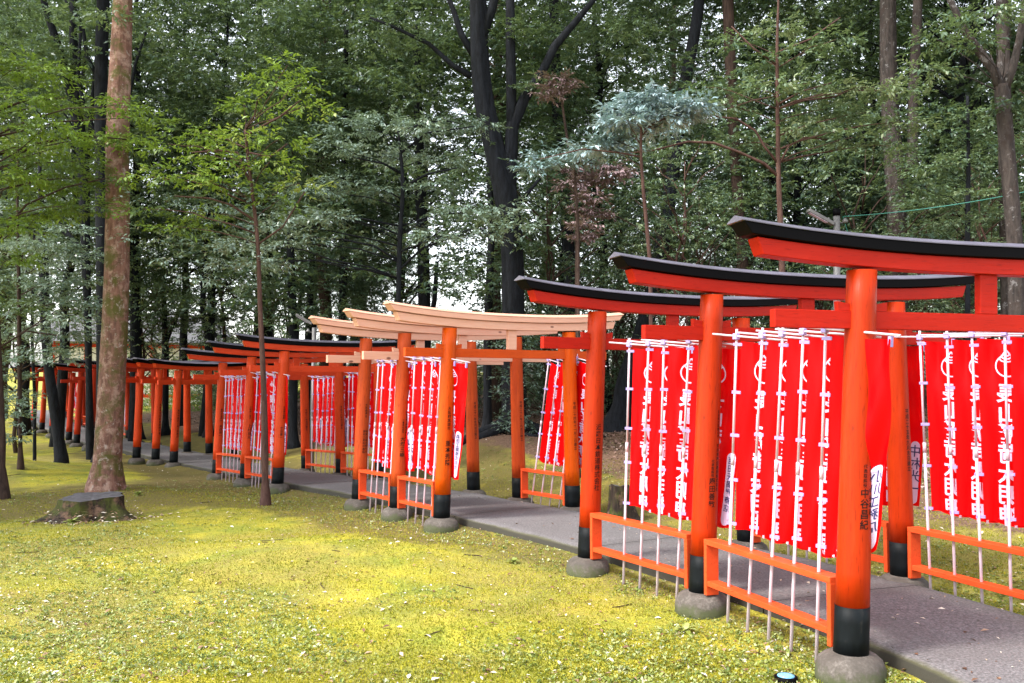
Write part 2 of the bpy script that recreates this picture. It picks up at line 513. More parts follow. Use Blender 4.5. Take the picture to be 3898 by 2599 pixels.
def vnoise(x, y, s=0):
    """cheap smooth 2D noise from sines, about -1..1"""
    return (np.sin(x * 1.0 + 1.7 * np.sin(y * .7 + s) + s * 1.3) + np.sin(y * 1.1 + 1.3 * np.sin(x * .9 - s) + s * 2.1) + np.sin((x + y) * .63 + s * .7)) / 3
def sstep(a, b, x):
    t = np.clip((x - a) / (b - a), 0, 1)
    return t * t * (3 - 2 * t)
def path_coord(x, y):
    """nearest path sample: signed lateral distance (+ = behind the gates) and stone-top height there"""
    x = np.atleast_1d(np.asarray(x, float)); y = np.atleast_1d(np.asarray(y, float))
    lat = np.empty(len(x)); zz = np.empty(len(x))
    for i in range(0, len(x), 4000):
        dx = x[i:i + 4000, None] - PA[None, :, 0]; dy = y[i:i + 4000, None] - PA[None, :, 1]
        d2 = dx * dx + dy * dy
        k = d2.argmin(1)
        r_ = np.arange(len(k))
        sg = np.sign(dx[r_, k] * PN[k, 0] + dy[r_, k] * PN[k, 1])
        lat[i:i + 4000] = np.sqrt(d2[r_, k]) * sg
        w_ = 1 / (d2 + 1.5) ** 2
        zz[i:i + 4000] = (w_ * PA[None, :, 2]).sum(1) / w_.sum(1)
    return lat, zz
def ground_z(x, y, full=False):
    x = np.atleast_1d(np.asarray(x, float)); y = np.atleast_1d(np.asarray(y, float))
    lat, zp = path_coord(x, y)
    z = zp - .165
    bk = np.clip(lat - 1.6, 0, None)
    side = sstep(-26, -8, x)
    z = z + (1.55 * (1 - np.exp(-bk / 9.0))) * (.25 + .75 * side)       # bank behind the gates
    # undulation of the lawn, calmer on the path
    am = sstep(.9, 2.6, np.abs(lat + .1))
    z = z + am * (.045 * vnoise(x * 1.1, y * 1.1, 1.0) + .022 * vnoise(x * 3.1, y * 3.1, 2.0)) + .008 * vnoise(x * 9, y * 9, 3.0) * am
    # lip of moss in front of the cedar-topped gates, hollow beside the stones
    z = z + .10 * np.exp(-(((x + 2.4) / 2.0) ** 2 + ((y - 9.6) / .9) ** 2))
    # swell on the left that hides the foot of the far gates
    z = z + .42 * np.exp(-(((x + 12.8) / 2.9) ** 2 + ((y - 20.6) / 2.0) ** 2))
    # root mound of the big dark tree
    z = z + .40 * np.exp(-(((x + .3) / 1.6) ** 2 + ((y - 19.2) / 1.7) ** 2))
    # sunk under the path slab
    z = z - .06 * (1 - sstep(.55, .72, np.abs(lat - .1))) + .055 * np.exp(-((np.abs(lat - .1) - .80) / .22) ** 2)
    if full: return z, lat
    return z
def gz(x, y): return float(ground_z(x, y)[0])

# ground sheet: dense near the gates, stretching to the horizon
def axis(lo, hi, c0, c1, step, n_out):
    a = list(np.arange(c0, c1, step))
    l = c0 - np.geomspace(step * 1.2, c0 - lo, n_out)
    h = c1 + np.geomspace(step * 1.2, hi - c1, n_out)
    return np.array(sorted(list(l) + a + list(h)))
gx = axis(-900, 900, -14, 8, .10, 60)
gy = axis(-300, 1500, 4.4, 22, .10, 80)
GX, GY = np.meshgrid(gx, gy)
gxx, gyy = GX.ravel(), GY.ravel()
gzz, glat = ground_z(gxx, gyy, True)
far_ = sstep(90, 300, np.hypot(gxx, gyy))
gzz = gzz * (1 - far_) + (-.8) * far_
nx, ny = len(gx), len(gy)
ii = (np.arange(ny - 1)[:, None] * nx + np.arange(nx - 1)[None, :]).ravel()
GF = np.stack([ii, ii + 1, ii + nx + 1, ii + nx], 1)
litter = sstep(1.9, 4.6, glat + .9 * vnoise(gxx * .6, gyy * .6, 5.0)) * sstep(-30, -12, gxx)
litter = np.maximum(litter, .55 * sstep(24, 30, gyy) * sstep(-10, -2, gxx))
def blob(x, y, cx, cy, rx, ry): return np.exp(-(((x - cx) / rx) ** 2 + ((y - cy) / ry) ** 2))
def spot(*a): return blob(gxx, gyy, *a)
BARE = [(.62, -2.0, 7.75, 1.5, .35), (.60, -3.6, 7.0, 1.3, .4), (.50, -2.6, 6.35, .9, .25), (.5, -3.0, 5.75, 1.2, .25), (.5, -5.4, 9.0, 1.5, .5), (.35, -4.0, 12.2, 1.0, .8), (.45, -4.4, 7.9, 1.0, .3)]
def bare_at(x, y): return sum(q[0] * blob(x, y, *q[1:]) for q in BARE)
bare = bare_at(gxx, gyy) + .30 * np.exp(-((glat + .80) / .16) ** 2) * sstep(4, 6, gyy) * (1 - sstep(19, 22, gyy))
wear_shade = .70 * np.exp(-((glat + 1.45) / .75) ** 2) * sstep(8, 11, gyy) * (1 - sstep(24, 30, gyy)) + .50 * np.exp(-((glat + .90) / .28) ** 2) * sstep(4, 6, gyy) \
     + .70 * spot(-6.8, 15.6, 2.6, 2.6) + .60 * spot(-9.5, 14.0, 2.5, 2.5) + .40 * spot(-4.0, 14.2, 1.6, 1.1) + .6 * sstep(1.0, 1.5, glat) * (1 - sstep(3, 5, glat)) * sstep(8.5, 10.5, gyy) + .35 * spot(-11.5, 19.5, 2.5, 2.0)
wear_shade = np.clip(wear_shade, 0, .8)  # wear by the stones plus tree shade painted on the mid-lawn
tag(put('ground', np_mesh('ground', np.stack([gxx, gyy, gzz], 1), GF, M['ground'], {'litter': litter, 'bare': bare, 'wear_shade': wear_shade}, True)), kind='structure')

# path: concrete slabs with open joints, a raised rim on the lawn side
PV, PF, PR, PS = [], [], [], []
prof = [(-.665, -.30), (-.665, -.055), (-.650, -.034), (-.50, -.030), (-.15, -.026), (.40, -.026), (.72, -.030), (.862, -.034), (.877, -.055), (.877, -.30)]
rim = [1, .85, .62, .25, 0, 0, .15, .55, .8, 1]
Lc = np.concatenate([[0], np.cumsum(np.linalg.norm(np.diff(PA[:, :2], axis=0), axis=1))])
tot = Lc[-1]
s_ = 0.0
rs = random.Random(5)
while s_ < min(tot, 72):
    ln = 2.7
    ss = np.linspace(s_, s_ + ln - .010, 10)
    base = len(PV)
    for s1 in ss:
        cx, cy, cz = (np.interp(s1, Lc, PA[:, j]) for j in range(3))
        tx, ty = np.interp(s1, Lc, PN[:, 0]), np.interp(s1, Lc, PN[:, 1])
        for (o_, h_), q in zip(prof, rim):
            jt = .012 * math.sin(s1 * 5.1 + o_ * 3) + .008 * math.sin(s1 * 13.7)
            e = jt if abs(o_) > .6 else 0
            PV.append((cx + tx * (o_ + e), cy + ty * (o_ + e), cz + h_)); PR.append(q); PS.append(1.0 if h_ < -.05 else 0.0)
    k = len(prof)
    for i in range(len(ss) - 1):
        for j in range(k - 1): PF.append((base + i * k + j, base + i * k + j + 1, base + (i + 1) * k + j + 1, base + (i + 1) * k + j))
    for i0 in (0, len(ss) - 1):                       # slab ends
        PF += [(base + i0 * k + j, base + i0 * k + j + 1, base + i0 * k + k - 2 - j, base + i0 * k + k - 1 - j) for j in range(k // 2 - 1)]
    s_ += ln
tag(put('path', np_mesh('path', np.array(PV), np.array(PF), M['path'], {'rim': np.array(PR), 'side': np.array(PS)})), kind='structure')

# ------------------------------------------------------------------ lettering
def text_geo(body, size, bold=0.0, space=1.0, cut=.012):
    cu = bpy.data.curves.new('t', 'FONT')
    cu.body = body
    cu.size = size
    cu.align_x = 'CENTER'
    cu.align_y = 'TOP'
    cu.space_line = space
    cu.offset = bold * size
    cu.resolution_u = 2
    ob = bpy.data.objects.new('t', cu)
    COL.objects.link(ob)
    dg = bpy.context.evaluated_depsgraph_get()
    me = bpy.data.meshes.new_from_object(ob.evaluated_get(dg))
    # slice the glyphs so that they can follow a curved surface
    bm = bmesh.new()
    bm.from_mesh(me)
    for ax in (0, 1):
        cs = [q.co[ax] for q in bm.verts]
        st = cut if ax == 0 else cut * 2
        for k in range(math.ceil(min(cs) / st), math.floor(max(cs) / st) + 1):
            bmesh.ops.bisect_plane(bm, geom=bm.verts[:] + bm.edges[:] + bm.faces[:], plane_co=(k * st if ax == 0 else 0, k * st if ax else 0, 0), plane_no=(1 - ax, ax, 0))
    bm.to_mesh(me)
    bm.free()
    v = [tuple(q.co[:2]) for q in me.vertices]
    f = [tuple(p.vertices) for p in me.polygons]
    bpy.data.objects.remove(ob); bpy.data.curves.remove(cu); bpy.data.meshes.remove(me)
    return v, f

# ------------------------------------------------------------------ gates
HP = 2.30
LEAN = .083                                           # how far each pillar leans in over its height
def rp(z): return .101 - .012 * z / HP
def axx(side, z): return side * (WG - LEAN * z / HP)

def curve_beam(hl_top, hl_bot, z0, z1, rise, wy, peak=0, n=24, wtop=None):
    """a beam that sweeps up towards its slanted ends"""
    mb = MB()
    wtop = wtop or wy
    for i in range(n + 1):
        u = -1 + 2 * i / n
        for hl, z, wd in ((hl_bot, z0, wy), (hl_top, z1, wtop)):
            x = u * hl
            zz = z + rise * abs(x / 1.72) ** 2.3
            mb.v += [(x, -wd / 2, zz), (x, wd / 2, zz)]
    for i in range(n):
        a, b_ = i * 4, i * 4 + 4
        mb.f += [(a, a + 1, b_ + 1, b_), (a + 2, b_ + 2, b_ + 3, a + 3), (a, b_, b_ + 2, a + 2), (a + 1, a + 3, b_ + 3, b_ + 1)]
    e = n * 4
    mb.f += [(0, 2, 3, 1), (e, e + 1, e + 3, e + 2)]
    return mb
def curve_cap(hl, z1, rise, wy, peak, n=24):
    """the two-sided sheet-metal ridge lying on the top beam"""
    mb = MB()
    for i in range(n + 1):
        x = (-1 + 2 * i / n) * hl
        zz = z1 + rise * abs(x / 1.72) ** 2.3
        mb.v += [(x, -wy / 2, zz + .002), (x, -wy / 2, zz + .008), (x, 0, zz + peak), (x, wy / 2, zz + .008), (x, wy / 2, zz + .002)]
    for i in range(n):
        a, b_ = i * 5, i * 5 + 5
        for q in range(5): mb.f.append((a + q, b_ + q, b_ + (q + 1) % 5, a + (q + 1) % 5))
    mb.f += [(0, 1, 2, 3, 4), tuple(n * 5 + q for q in (4, 3, 2, 1, 0))]
    return mb

def pillar_mesh(side, z0, z1, mat, name, dr=0.0, k=28, n=10):
    mb = MB()
    for i in range(n + 1):
        z = z0 + (z1 - z0) * i / n
        for q in range(k):
            a = 2 * PI * q / k
            mb.v.append((axx(side, z) + (rp(z) + dr) * math.cos(a), (rp(z) + dr) * math.sin(a), z))
    for i in range(n):
        for q in range(k): mb.f.append((i * k + q, i * k + (q + 1) % k, (i + 1) * k + (q + 1) % k, (i + 1) * k + q))
    mb.f.append(tuple(range(k))[::-1])
    mb.f.append(tuple(n * k + q for q in range(k)))
    me = mb.mesh(name, mat, True)
    for p in me.polygons:
        if len(p.vertices) > 4: p.use_smooth = False
    return me
def stone_mesh(seed, hgt=.17):
    rg = random.Random(seed)
    ph = [rg.uniform(0, 6.28) for _ in range(4)]
    prof = [(.205, -hgt - .10), (.212, -hgt * .75), (.208, -hgt * .5), (.190, -hgt * .25), (.160, -.018), (.115, .000), (.05, .003)]
    fn = lambda a, z: 1 + .035 * math.sin(2 * a + ph[0]) + .025 * math.sin(3 * a + ph[1] + z * 6) + .012 * math.sin(7 * a + ph[2])
    return MB().lathe(prof, 26, fn=fn).mesh('base_stone', M['stone'], True)
STONES = [stone_mesh(q) for q in range(6)]

def wedge_mb(side, inner):
    """wedge driven between pillar and tie beam: rises away from the pillar"""
    s = -1 if inner * side > 0 else 1
    x0 = axx(side, 2.06) + s * .080
    x1 = x0 + s * .085
    P = []
    for y in (-.022, .022):
        P += [(x0, y, 2.052), (x1, y, 2.052), (x1 + s * .004, y, 2.108), (x0, y, 2.090)]
    return MB().add(P, [(0, 1, 2, 3), (7, 6, 5, 4), (0, 4, 5, 1), (1, 5, 6, 2), (2, 6, 7, 3), (3, 7, 4, 0)])

STYLES = {  # pillar, beams, top beam, lower top beam, tie, strut, cap
    'red': ('red_pillar', 'black', 'red_beam', 'red_beam', 'red_beam', 'cap', 'red_beam'),
    'cedar_orange': ('orange_pillar', 'raw', 'raw', 'orange_beam', 'raw', None, 'orange_beam'),
    'cedar': ('faded_pillar', 'raw', 'raw', 'raw', 'raw', None, 'raw'),
    'coral': ('coral_pillar', 'black', 'coral_beam', 'coral_beam', 'coral_beam', 'cap', 'coral_beam'),
    'dim': ('dim_pillar', 'black', 'dim_beam', 'dim_beam', 'dim_beam', 'cap', 'dim_beam')}
CACHE = {}
def style_meshes(st):
    if st in CACHE: return CACHE[st]
    pm, top, low, tie, strut, cap, wed = STYLES[st]
    d = {}
    for side in (-1, 1):
        d['pillar', side] = pillar_mesh(side, .28, HP, M[pm], 'pillar')
        d['band', side] = pillar_mesh(side, -.004, .28, M['band'] if st != 'red' else M['band'], 'base_band', .002, n=3)
        d['wedge', side, 1] = wedge_mb(side, 1).mesh('wedge', M[wed])
        d['wedge', side, -1] = wedge_mb(side, -1).mesh('wedge', M[wed])
    d['top'] = curve_beam(1.715, 1.66, 2.402, 2.468, .088, .185).mesh('top_beam', M[top], bevel=.004)
    d['low'] = curve_beam(1.615, 1.575, 2.300, 2.399, .082, .125).mesh('lower_beam', M[low], bevel=.004)
    d['cap'] = curve_cap(1.73, 2.468, .088, .195, .042).mesh('ridge_cap', M[cap] if cap else M['raw'])
    d['tie'] = MB().box((0, 0, 1.996), (2.97, .062, .108)).mesh('tie_beam', M[tie], bevel=.003)
    d['strut'] = MB().box((0, 0, 2.176), (.125, .055, .248)).mesh('centre_strut', M[strut], bevel=.003)
    CACHE[st] = d
    return d
def pillar_text(side, cols):
    """cols: (characters, char size, top height, angle deg from the front)"""
    mb = MB()
    for body, size, ztop, ang in cols:
        v, f = text_geo('\n'.join(body), size, .012, 1.04)
        P = []
        for tx, ty in v:
            z = ztop + ty
            a = R(ang) + tx / rp(z)
            P.append((axx(side, z) + (rp(z) + .0012) * math.sin(a), -(rp(z) + .0012) * math.cos(a), z))
        mb.add(P, f)
    return mb.mesh('inscription', M['ink'])

def gate(key, st, label, left=None, right=None, seed=0):
    x, y, a, z = GATES[key]
    g = thing('torii_gate', label, 'torii gate', (x, y, z), R(a), 'torii gates along the path')
    d = style_meshes(st)
    rg = random.Random(seed)
    for side, txt in ((-1, left), (1, right)):
        p = put('pillar', d['pillar', side], g)
        put('base_band', d['band', side], p)
        for col_ in txt or (): put('inscription', pillar_text(side, [col_]), p)
        put('wedge', d['wedge', side, 1], g)
        put('wedge', d['wedge', side, -1], g)
        put('base_stone', STONES[rg.randrange(6)], g, (side * WG, 0, 0), (0, 0, rg.uniform(0, 6.28)))
    put('top_beam', d['top'], g)
    put('ridge_cap', d['cap'], g)
    put('lower_beam', d['low'], g)
    put('tie_beam', d['tie'], g)
    put('centre_strut', d['strut'], g)
    return g

gate('A', 'red', 'tallest-looking vermilion gate with black top beam, nearest to the camera',
     [('代表取締役', .027, 1.13, 0), ('中谷昌紀', .060, .985, 0), ('福岡県朝倉市堤町', .030, 1.52, 30), ('株式会社', .034, 1.16, 30), ('中谷本店', .040, .99, 30)], None, 1)
gate('B', 'red', 'vermilion gate with black top beam, directly behind the nearest gate',
     [('代表取締役', .026, 1.02, 0), ('庵田善敏', .056, .88, 0), ('奈良県大和郡山市', .026, 1.40, 28), ('奈良県庵田建設株式会社', .032, 1.14, 28)],
     [('平成二十五年九月吉日建立', .042, 1.40, 10)], 2)
gate('C', 'red', 'vermilion gate with black top beam whose left pillar names a railway company',
     [('近畿日本鉄道株式会社', .060, 1.24, 0)], [('平成二十六年九月吉日建立', .042, 1.3, 0)], 3)
gate('D', 'cedar_orange', 'orange gate with bare cedar top beams and an orange tie beam',
     [('大阪府箕面市', .046, 1.34, 0), ('重本秀隆', .074, .93, 0)], [('平成二十四年十一月二日建立', .047, 1.38, 0)], 4)
gate('E', 'cedar', 'gate with bare cedar beams, directly behind the orange-tied cedar gate',
     [('三重県松阪市', .030, 1.16, -4), ('大塚三峰', .066, .93, -4), ('三重県伊賀上野建設株式会社', .032, 1.30, 24)], [('平成二十八年三月吉日建立', .046, 1.38, 0)], 5)
gate('F', 'cedar', 'farthest gate with bare cedar beams, beside three coral gates',
     [('大阪府堺市', .040, 1.36, 8), ('野村三郎松中高橋', .040, .98, -2), ('福島正雄吉岡竹内', .040, .98, 22)], [('平成二十一年吉月吉日建立', .046, 1.36, 0)], 6)
gate('G', 'coral', 'coral gate with black top beam standing behind the slender sapling',
     [('奈良県生駒郡', .036, 1.34, 12), ('奥田善一', .05, .98, -6)], [('平成二十年吉日建立', .05, 1.34, 0)], 7)
gate('H', 'coral', 'middle one of three close coral gates hung with banners',
     [('大阪府八尾市', .040, 1.36, 0), ('上村良光', .070, 1.02, 0)], [('平成十九年吉日建立', .05, 1.34, 0)], 8)
gate('I', 'coral', 'farthest of three close coral gates hung with banners, left of the sapling',
     [('福岡県福岡市', .044, 1.34, 0), ('高森英一', .062, 1.0, 0)], [('平成十八年吉日建立', .05, 1.3, 0)], 9)
gate('J', 'coral', 'bannerless coral gate at the path bend, nearest of its close trio',
     [('横浜市緑区山本三郎商店', .062, 1.32, 0)], None, 10)
gate('K', 'coral', 'bannerless coral gate at the path bend, middle of its close trio',
     [('中村市宮前町青果卸市場', .070, 1.42, 0)], None, 11)
gate('L', 'coral', 'bannerless coral gate at the path bend, just right of the thick mossy trunk',
     [('宇佐市北町', .05, 1.36, 0), ('高山正', .05, .9, 0)], None, 12)
for k_, (key, lab) in enumerate([('M', 'old dark red gate partly hidden behind the thick mossy trunk'), ('N', 'old dark red gate just left of the thick mossy trunk'),
                                 ('O', 'old dark red gate between two thin dark trunks left of the mossy trunk'), ('P', 'old dark red gate behind the leaning dark trunk on the left'),
                                 ('Q', 'old dark red gate left of the leaning dark trunk'), ('R', 'second farthest old dark red gate at the far left'),
                                 ('S', 'farthest gate of the row, small and coral at the left end')]):
    gate(key, 'coral' if key in 'QS' else 'dim', lab, None, None, 20 + k_)

# ------------------------------------------------------------------ low rails between the pillars
BAYS = [  # far gate, near gate, side, pole positions 0..1 along the bay, lean deg, words
    ('B', 'A', -1, [.211, .360, .508, .656, .809], 3.2, 'left fence before the nearest gate'),
    ('C', 'B', -1, [.350, .498, .648, .806], 2.4, 'left fence between second and third gates'),
    ('B', 'A', 1, [.164, .298, .436, .573, .72], -1.2, 'right fence beside the nearest gate'),
    ('C', 'B', 1, [.177, .307, .433, .561, .690, .809], 1.0, 'right fence between second and third gates'),
    ('E', 'D', 1, [.234, .406, .577, .750], 10.0, 'right fence beside the cedar-topped gates'),
    ('E', 'D', -1, [.260, .436, .601, .773], 4.5, 'left fence behind the orange cedar-topped gate'),
    ('F', 'E', -1, [.313, .462, .631, .796], 4.5, 'left fence between the two faded cedar gates'),
    ('H', 'G', -1, [.223, .330, .430, .560, .79], 4.0, 'left fence behind the sapling'),
    ('I', 'H', -1, [.193, .334, .467, .587, .722, .833], 4.0, 'farthest left fence of the coral gates'),
    ('H', 'G', 1, [.175, .283, .42, .56, .70], 2.0, 'right fence of the nearest coral gates'),
    ('I', 'H', 1, [.177, .304, .443, .571, .696, .819], 2.0, 'farthest right fence of the coral gates'),
    ('R', 'Q', 1, [.2, .4, .6, .8], 2.0, 'far fence left of the leaning dark trunk'),
    ('S', 'R', 1, [.15, .22, .29, .36], 2.0, 'farthest fence at the left end'),
    ('P', 'O', 1, [.2, .35, .5, .65, .8], 2.0, 'far fence left of the mossy trunk')]
ORD = ['first', 'second', 'third', 'fourth', 'fifth', 'sixth']
for a_, b_, side, ts, lean, words_ in BAYS:
    p0, p1 = foot(a_, side), foot(b_, side)
    d = p1 - p0
    ln = d.length
    h0 = d.normalized()
    q0, q1 = p0 + h0 * .115, p1 - h0 * .115
    rk = thing('rail_frame', 'low orange-red rail frame forming the ' + words_, 'fence', q0, 0, 'low rail frames between the pillars')
    rk.rotation_euler = (0, -math.asin(h0.z), math.atan2(h0.y, h0.x))
    L_ = (q1 - q0).length
    for x in (.0175, L_ - .0175): put('post', MB().box((x, 0, .192), (.038, .108, .384)).mesh('post', M['rail'], bevel=.003), rk)
    put('rail', MB().box((L_ / 2, 0, .402), (L_, .112, .040)).mesh('rail', M['rail'], bevel=.003), rk)
    put('rail', MB().box((L_ / 2, 0, .092), (L_ - .078, .102, .040)).mesh('rail', M['rail'], bevel=.003), rk)

# ------------------------------------------------------------------ banners
BW, BH, BT = .45, 1.39, 2.085                          # cloth width, height, top height above the ground
def cloth_fn(kk, rise=0.0):
    rg = random.Random(40 + kk)
    p = [rg.uniform(0, 6.28) for _ in range(6)]
    am = rg.uniform(.9, 1.9)
    sw = rg.uniform(-.02, .05) if not rise else -.05
    def fn(u, v, off=0.0):
        """u 0..1 across from the pole, v 0..1 downwards -> local point; off moves along y"""
        hold = min(1, u * 5)
        y = am * hold * (.016 * math.sin(6.3 * u * 1.3 + p[0] + v * 1.5) * (.35 + v) + .008 * math.sin(6.3 * (u * 2.2 + v * 1.7) + p[1]) + .012 * math.sin(v * 4 + p[2]))
        y += hold * (.034 * v * v * math.sin(p[3]) + .012 * math.sin(9 * (u - .4 * v) + p[4]) + .007 * math.sin(21 * (u - .55 * v) + p[5]) * (1 - v) + .005 * math.sin(16 * (u + .8 * v) + p[0]) * v)
        x = .032 + u * BW * (1 - .09 * v * v) + sw * v * v * u
        z = BT - v * BH - .012 * math.sin(u * PI) * (1 - v) - u * .018 + rise * u * u * v
        if v > .93: z -= .02 * math.sin(5 * u + p[5]) * hold * (v - .93) / .07
        return (x, y + .012 + off, z)
    return fn
EMB = []
def stroke(pts, wd):
    V, F = [], []
    for i, p in enumerate(pts):
        a, b_ = pts[max(i - 1, 0)], pts[min(i + 1, len(pts) - 1)]
        tx, ty = b_[0] - a[0], b_[1] - a[1]
        l_ = math.hypot(tx, ty) or 1
        V += [(p[0] - ty / l_ * wd / 2, p[1] + tx / l_ * wd / 2), (p[0] + ty / l_ * wd / 2, p[1] - tx / l_ * wd / 2)]
    for i in range(len(pts) - 1): F.append((2 * i, 2 * i + 1, 2 * i + 3, 2 * i + 2))
    return V, F
def jewel():
    """wish-fulfilling jewel: pointed ring with three bands under the tip, unit radius .5"""
    out = []
    ring = []
    for i in range(41):
        a = R(90 + 42) + R(360 - 84) * i / 40
        ring.append((.5 * math.cos(a), .5 * math.sin(a)))
    e = ring[-1]
    ring = [(-.17, .52), (0.0, .78)][::-1] + ring + [(.17, .52), (0.0, .78)]
    ring = [(0, .80), (-.20, .50)] + ring[2:-2] + [(.20, .50), (0, .80)]
    out.append(stroke(ring, .075))
    for k, (hw, yy) in enumerate(((.13, .60), (.22, .46), (.30, .32))):
        arc = [(hw * math.cos(R(180 + 180 * t / 10)), yy + .16 * math.sin(R(180 + 180 * t / 10)) + .06) for t in range(11)]
        out.append(stroke(arc, .07))
    return out
def fan(c): return [(i, i + 1, len(c)) for i in range(len(c) - 1)]
def on_cloth(fn, geo, cx, cy, both=True, mirror=True):
    """geo in metres on the flat cloth (x right, y up from the top edge) -> cloth surface, printed through on both faces"""
    mb = MB()
    for off in ((-.0045, .0045) if both else (-.0045,)):
        for v, f in geo:
            P = []
            for x, y in v:
                xx = cx + (-x if mirror else x)
                P.append(fn(xx / BW, -(cy + y) / BH, off))
            mb.add(P, f)
    return mb
NAMES = ['森田工業株式会社', '西田天満屋商店', '小山本店', '高橋正治', '中村光一', '堀内神具店']
LET = text_geo('\n'.join('長山稲荷大明神'), .152, .026, 1.0, .02)
JEW = [([(x * .155, y * .155) for x, y in v], f) for v, f in jewel()]
def make_banner_parts(kk):
    fn = cloth_fn(kk, .15 if kk == 6 else 0.0)
    N, Mv = 30, 60
    V = [fn(i / N, j / Mv) for j in range(Mv + 1) for i in range(N + 1)]
    F = [(j * (N + 1) + i, j * (N + 1) + i + 1, (j + 1) * (N + 1) + i + 1, (j + 1) * (N + 1) + i) for j in range(Mv) for i in range(N)]
    d = {'cloth': MB().add(V, F).mesh('cloth', M['cloth'], True)}
    d['lettering'] = on_cloth(fn, [LET], BW * .44, -.345).mesh('lettering', M['white_print'])
    d['emblem'] = on_cloth(fn, JEW, BW * .44, -.205).mesh('emblem', M['white_print'])
    # white name plate with round ends near the lower free corner
    hw, y0, y1 = .042, -.86, -1.33
    rim_ = [(hw * math.cos(R(t)), y0 + hw * math.sin(R(t))) for t in range(0, 181, 20)] + [(hw * math.cos(R(t)), y1 + hw * math.sin(R(t))) for t in range(180, 361, 20)]
    n = len(rim_) // 2
    V, F = [], []
    for i in range(25):
        y = y0 + (y1 - y0) * i / 24
        V += [(-hw + 2 * hw * q / 6, y) for q in range(7)]
    F = [(7 * i + q, 7 * i + q + 1, 7 * i + q + 8, 7 * i + q + 7) for i in range(24) for q in range(6)]
    cap0 = [(hw * math.cos(R(t)), y0 + hw * math.sin(R(t))) for t in range(0, 181, 20)]
    cap1 = [(hw * math.cos(R(t)), y1 + hw * math.sin(R(t))) for t in range(180, 361, 20)]
    d['plate'] = on_cloth(fn, [(V, F), (cap0 + [(0, y0)], fan(cap0)), (cap1 + [(0, y1)], fan(cap1))], BW - .062, 0).mesh('name_plate', M['white_print'])
    nm = ('小川工務店' if kk == 6 else NAMES[kk % 6])
    v, f = text_geo('\n'.join(nm), .46 / len(nm) * .93, .012, 1.0)
    mbn = MB()
    for off in (-.0075, .0075): mbn.add([fn((BW - .062 - x) / BW, -(-.855 + y) / BH, off) for x, y in v], f)
    d['plate_text'] = mbn.mesh('plate_lettering', M['plate_ink'])
    return d
BP = [make_banner_parts(q) for q in range(7)]
BM = {}
BM['pole'] = MB().tube([(0, 0, -.12), (0, 0, 1.2)], .0112, 10).tube([(0, 0, 1.2), (0, 0, 2.17)], .0095, 10).mesh('pole', M['pole'], True)
BM['collar'] = MB().tube([(0, 0, 1.17), (0, 0, 1.25)], .0140, 10).mesh('collar', M['pole'], True)
BM['bar'] = MB().tube([(-.20, -.018, BT + .045), (.54, -.004, BT + .004)], .0075, 8).mesh('crossbar', M['pole'], True)
BM['joint'] = MB().box((0, -.006, BT + .03), (.040, .040, .045)).mesh('joint', M['loop'], bevel=.004)
def loop_mesh(side=True):
    if side: return MB().add([(-.016, -.016, -.011), (.044, .006, -.011), (.044, .006, .011), (-.016, -.016, .011),
                              (-.016, .016, -.011), (.044, .016, -.011), (.044, .016, .011), (-.016, .016, .011)],
                             [(0, 1, 2, 3), (7, 6, 5, 4), (0, 4, 5, 1), (3, 2, 6, 7), (0, 3, 7, 4), (1, 5, 6, 2)]).mesh('loop', M['loop'])
    return MB().box((0, 0, 0), (.024, .024, .065)).mesh('loop', M['loop'], bevel=.003)
BM['loop'], BM['top_loop'] = loop_mesh(), loop_mesh(False)
rb = random.Random(77)
nb = 0
for a_, b_, side, ts, lean, words_ in BAYS:
    p0, p1 = foot(a_, side), foot(b_, side)
    d = p1 - p0
    row = math.atan2(d.y, d.x)
    for i, t in enumerate(ts):
        q = p0 + d * t
        q.z = min(gz(q.x, q.y), q.z - .12)
        which = ORD[i] if i < len(ts) - 1 else 'last'
        bn = thing('prayer_banner', 'red banner on the %s pole of the %s' % (which, words_), 'banner', q, 0, 'red banners in the rail frames')
        bn.rotation_euler = (R(rb.uniform(-1, 1)), R(lean - .5 + rb.uniform(-.6, .6)), row + R((24 if a_ + b_ in ('BA', 'CB') else 10) + rb.uniform(-5, 5)))
        bn.rotation_mode = 'XYZ'
        P = BP[(nb * 5 + i) % 6]
        if (a_, b_, side) == ('B', 'A', -1) and i == len(ts) - 1:      # blown round behind the nearest pillar
            P = BP[6]
            bn.rotation_euler.z = row + R(11)
        nb += 1
        po = put('pole', BM['pole'], bn)
        put('collar', BM['collar'], po)
        put('crossbar', BM['bar'], bn)
        put('joint', BM['joint'], bn)
        cl = put('cloth', P['cloth'], bn)
        put('lettering', P['lettering'], cl)
        put('emblem', P['emblem'], cl)
        put('name_plate', P['plate'], cl)
        put('plate_lettering', P['plate_text'], cl)
        for v in (.015, .255, .50, .745, .985): put('loop', BM['loop'], bn, (0, 0, BT - .02 - v * (BH - .04) + rb.uniform(-.02, .02)))
        for u in (.5, .97): put('loop', BM['top_loop'], bn, (.032 + u * BW, .006, BT - .022 - u * .012))

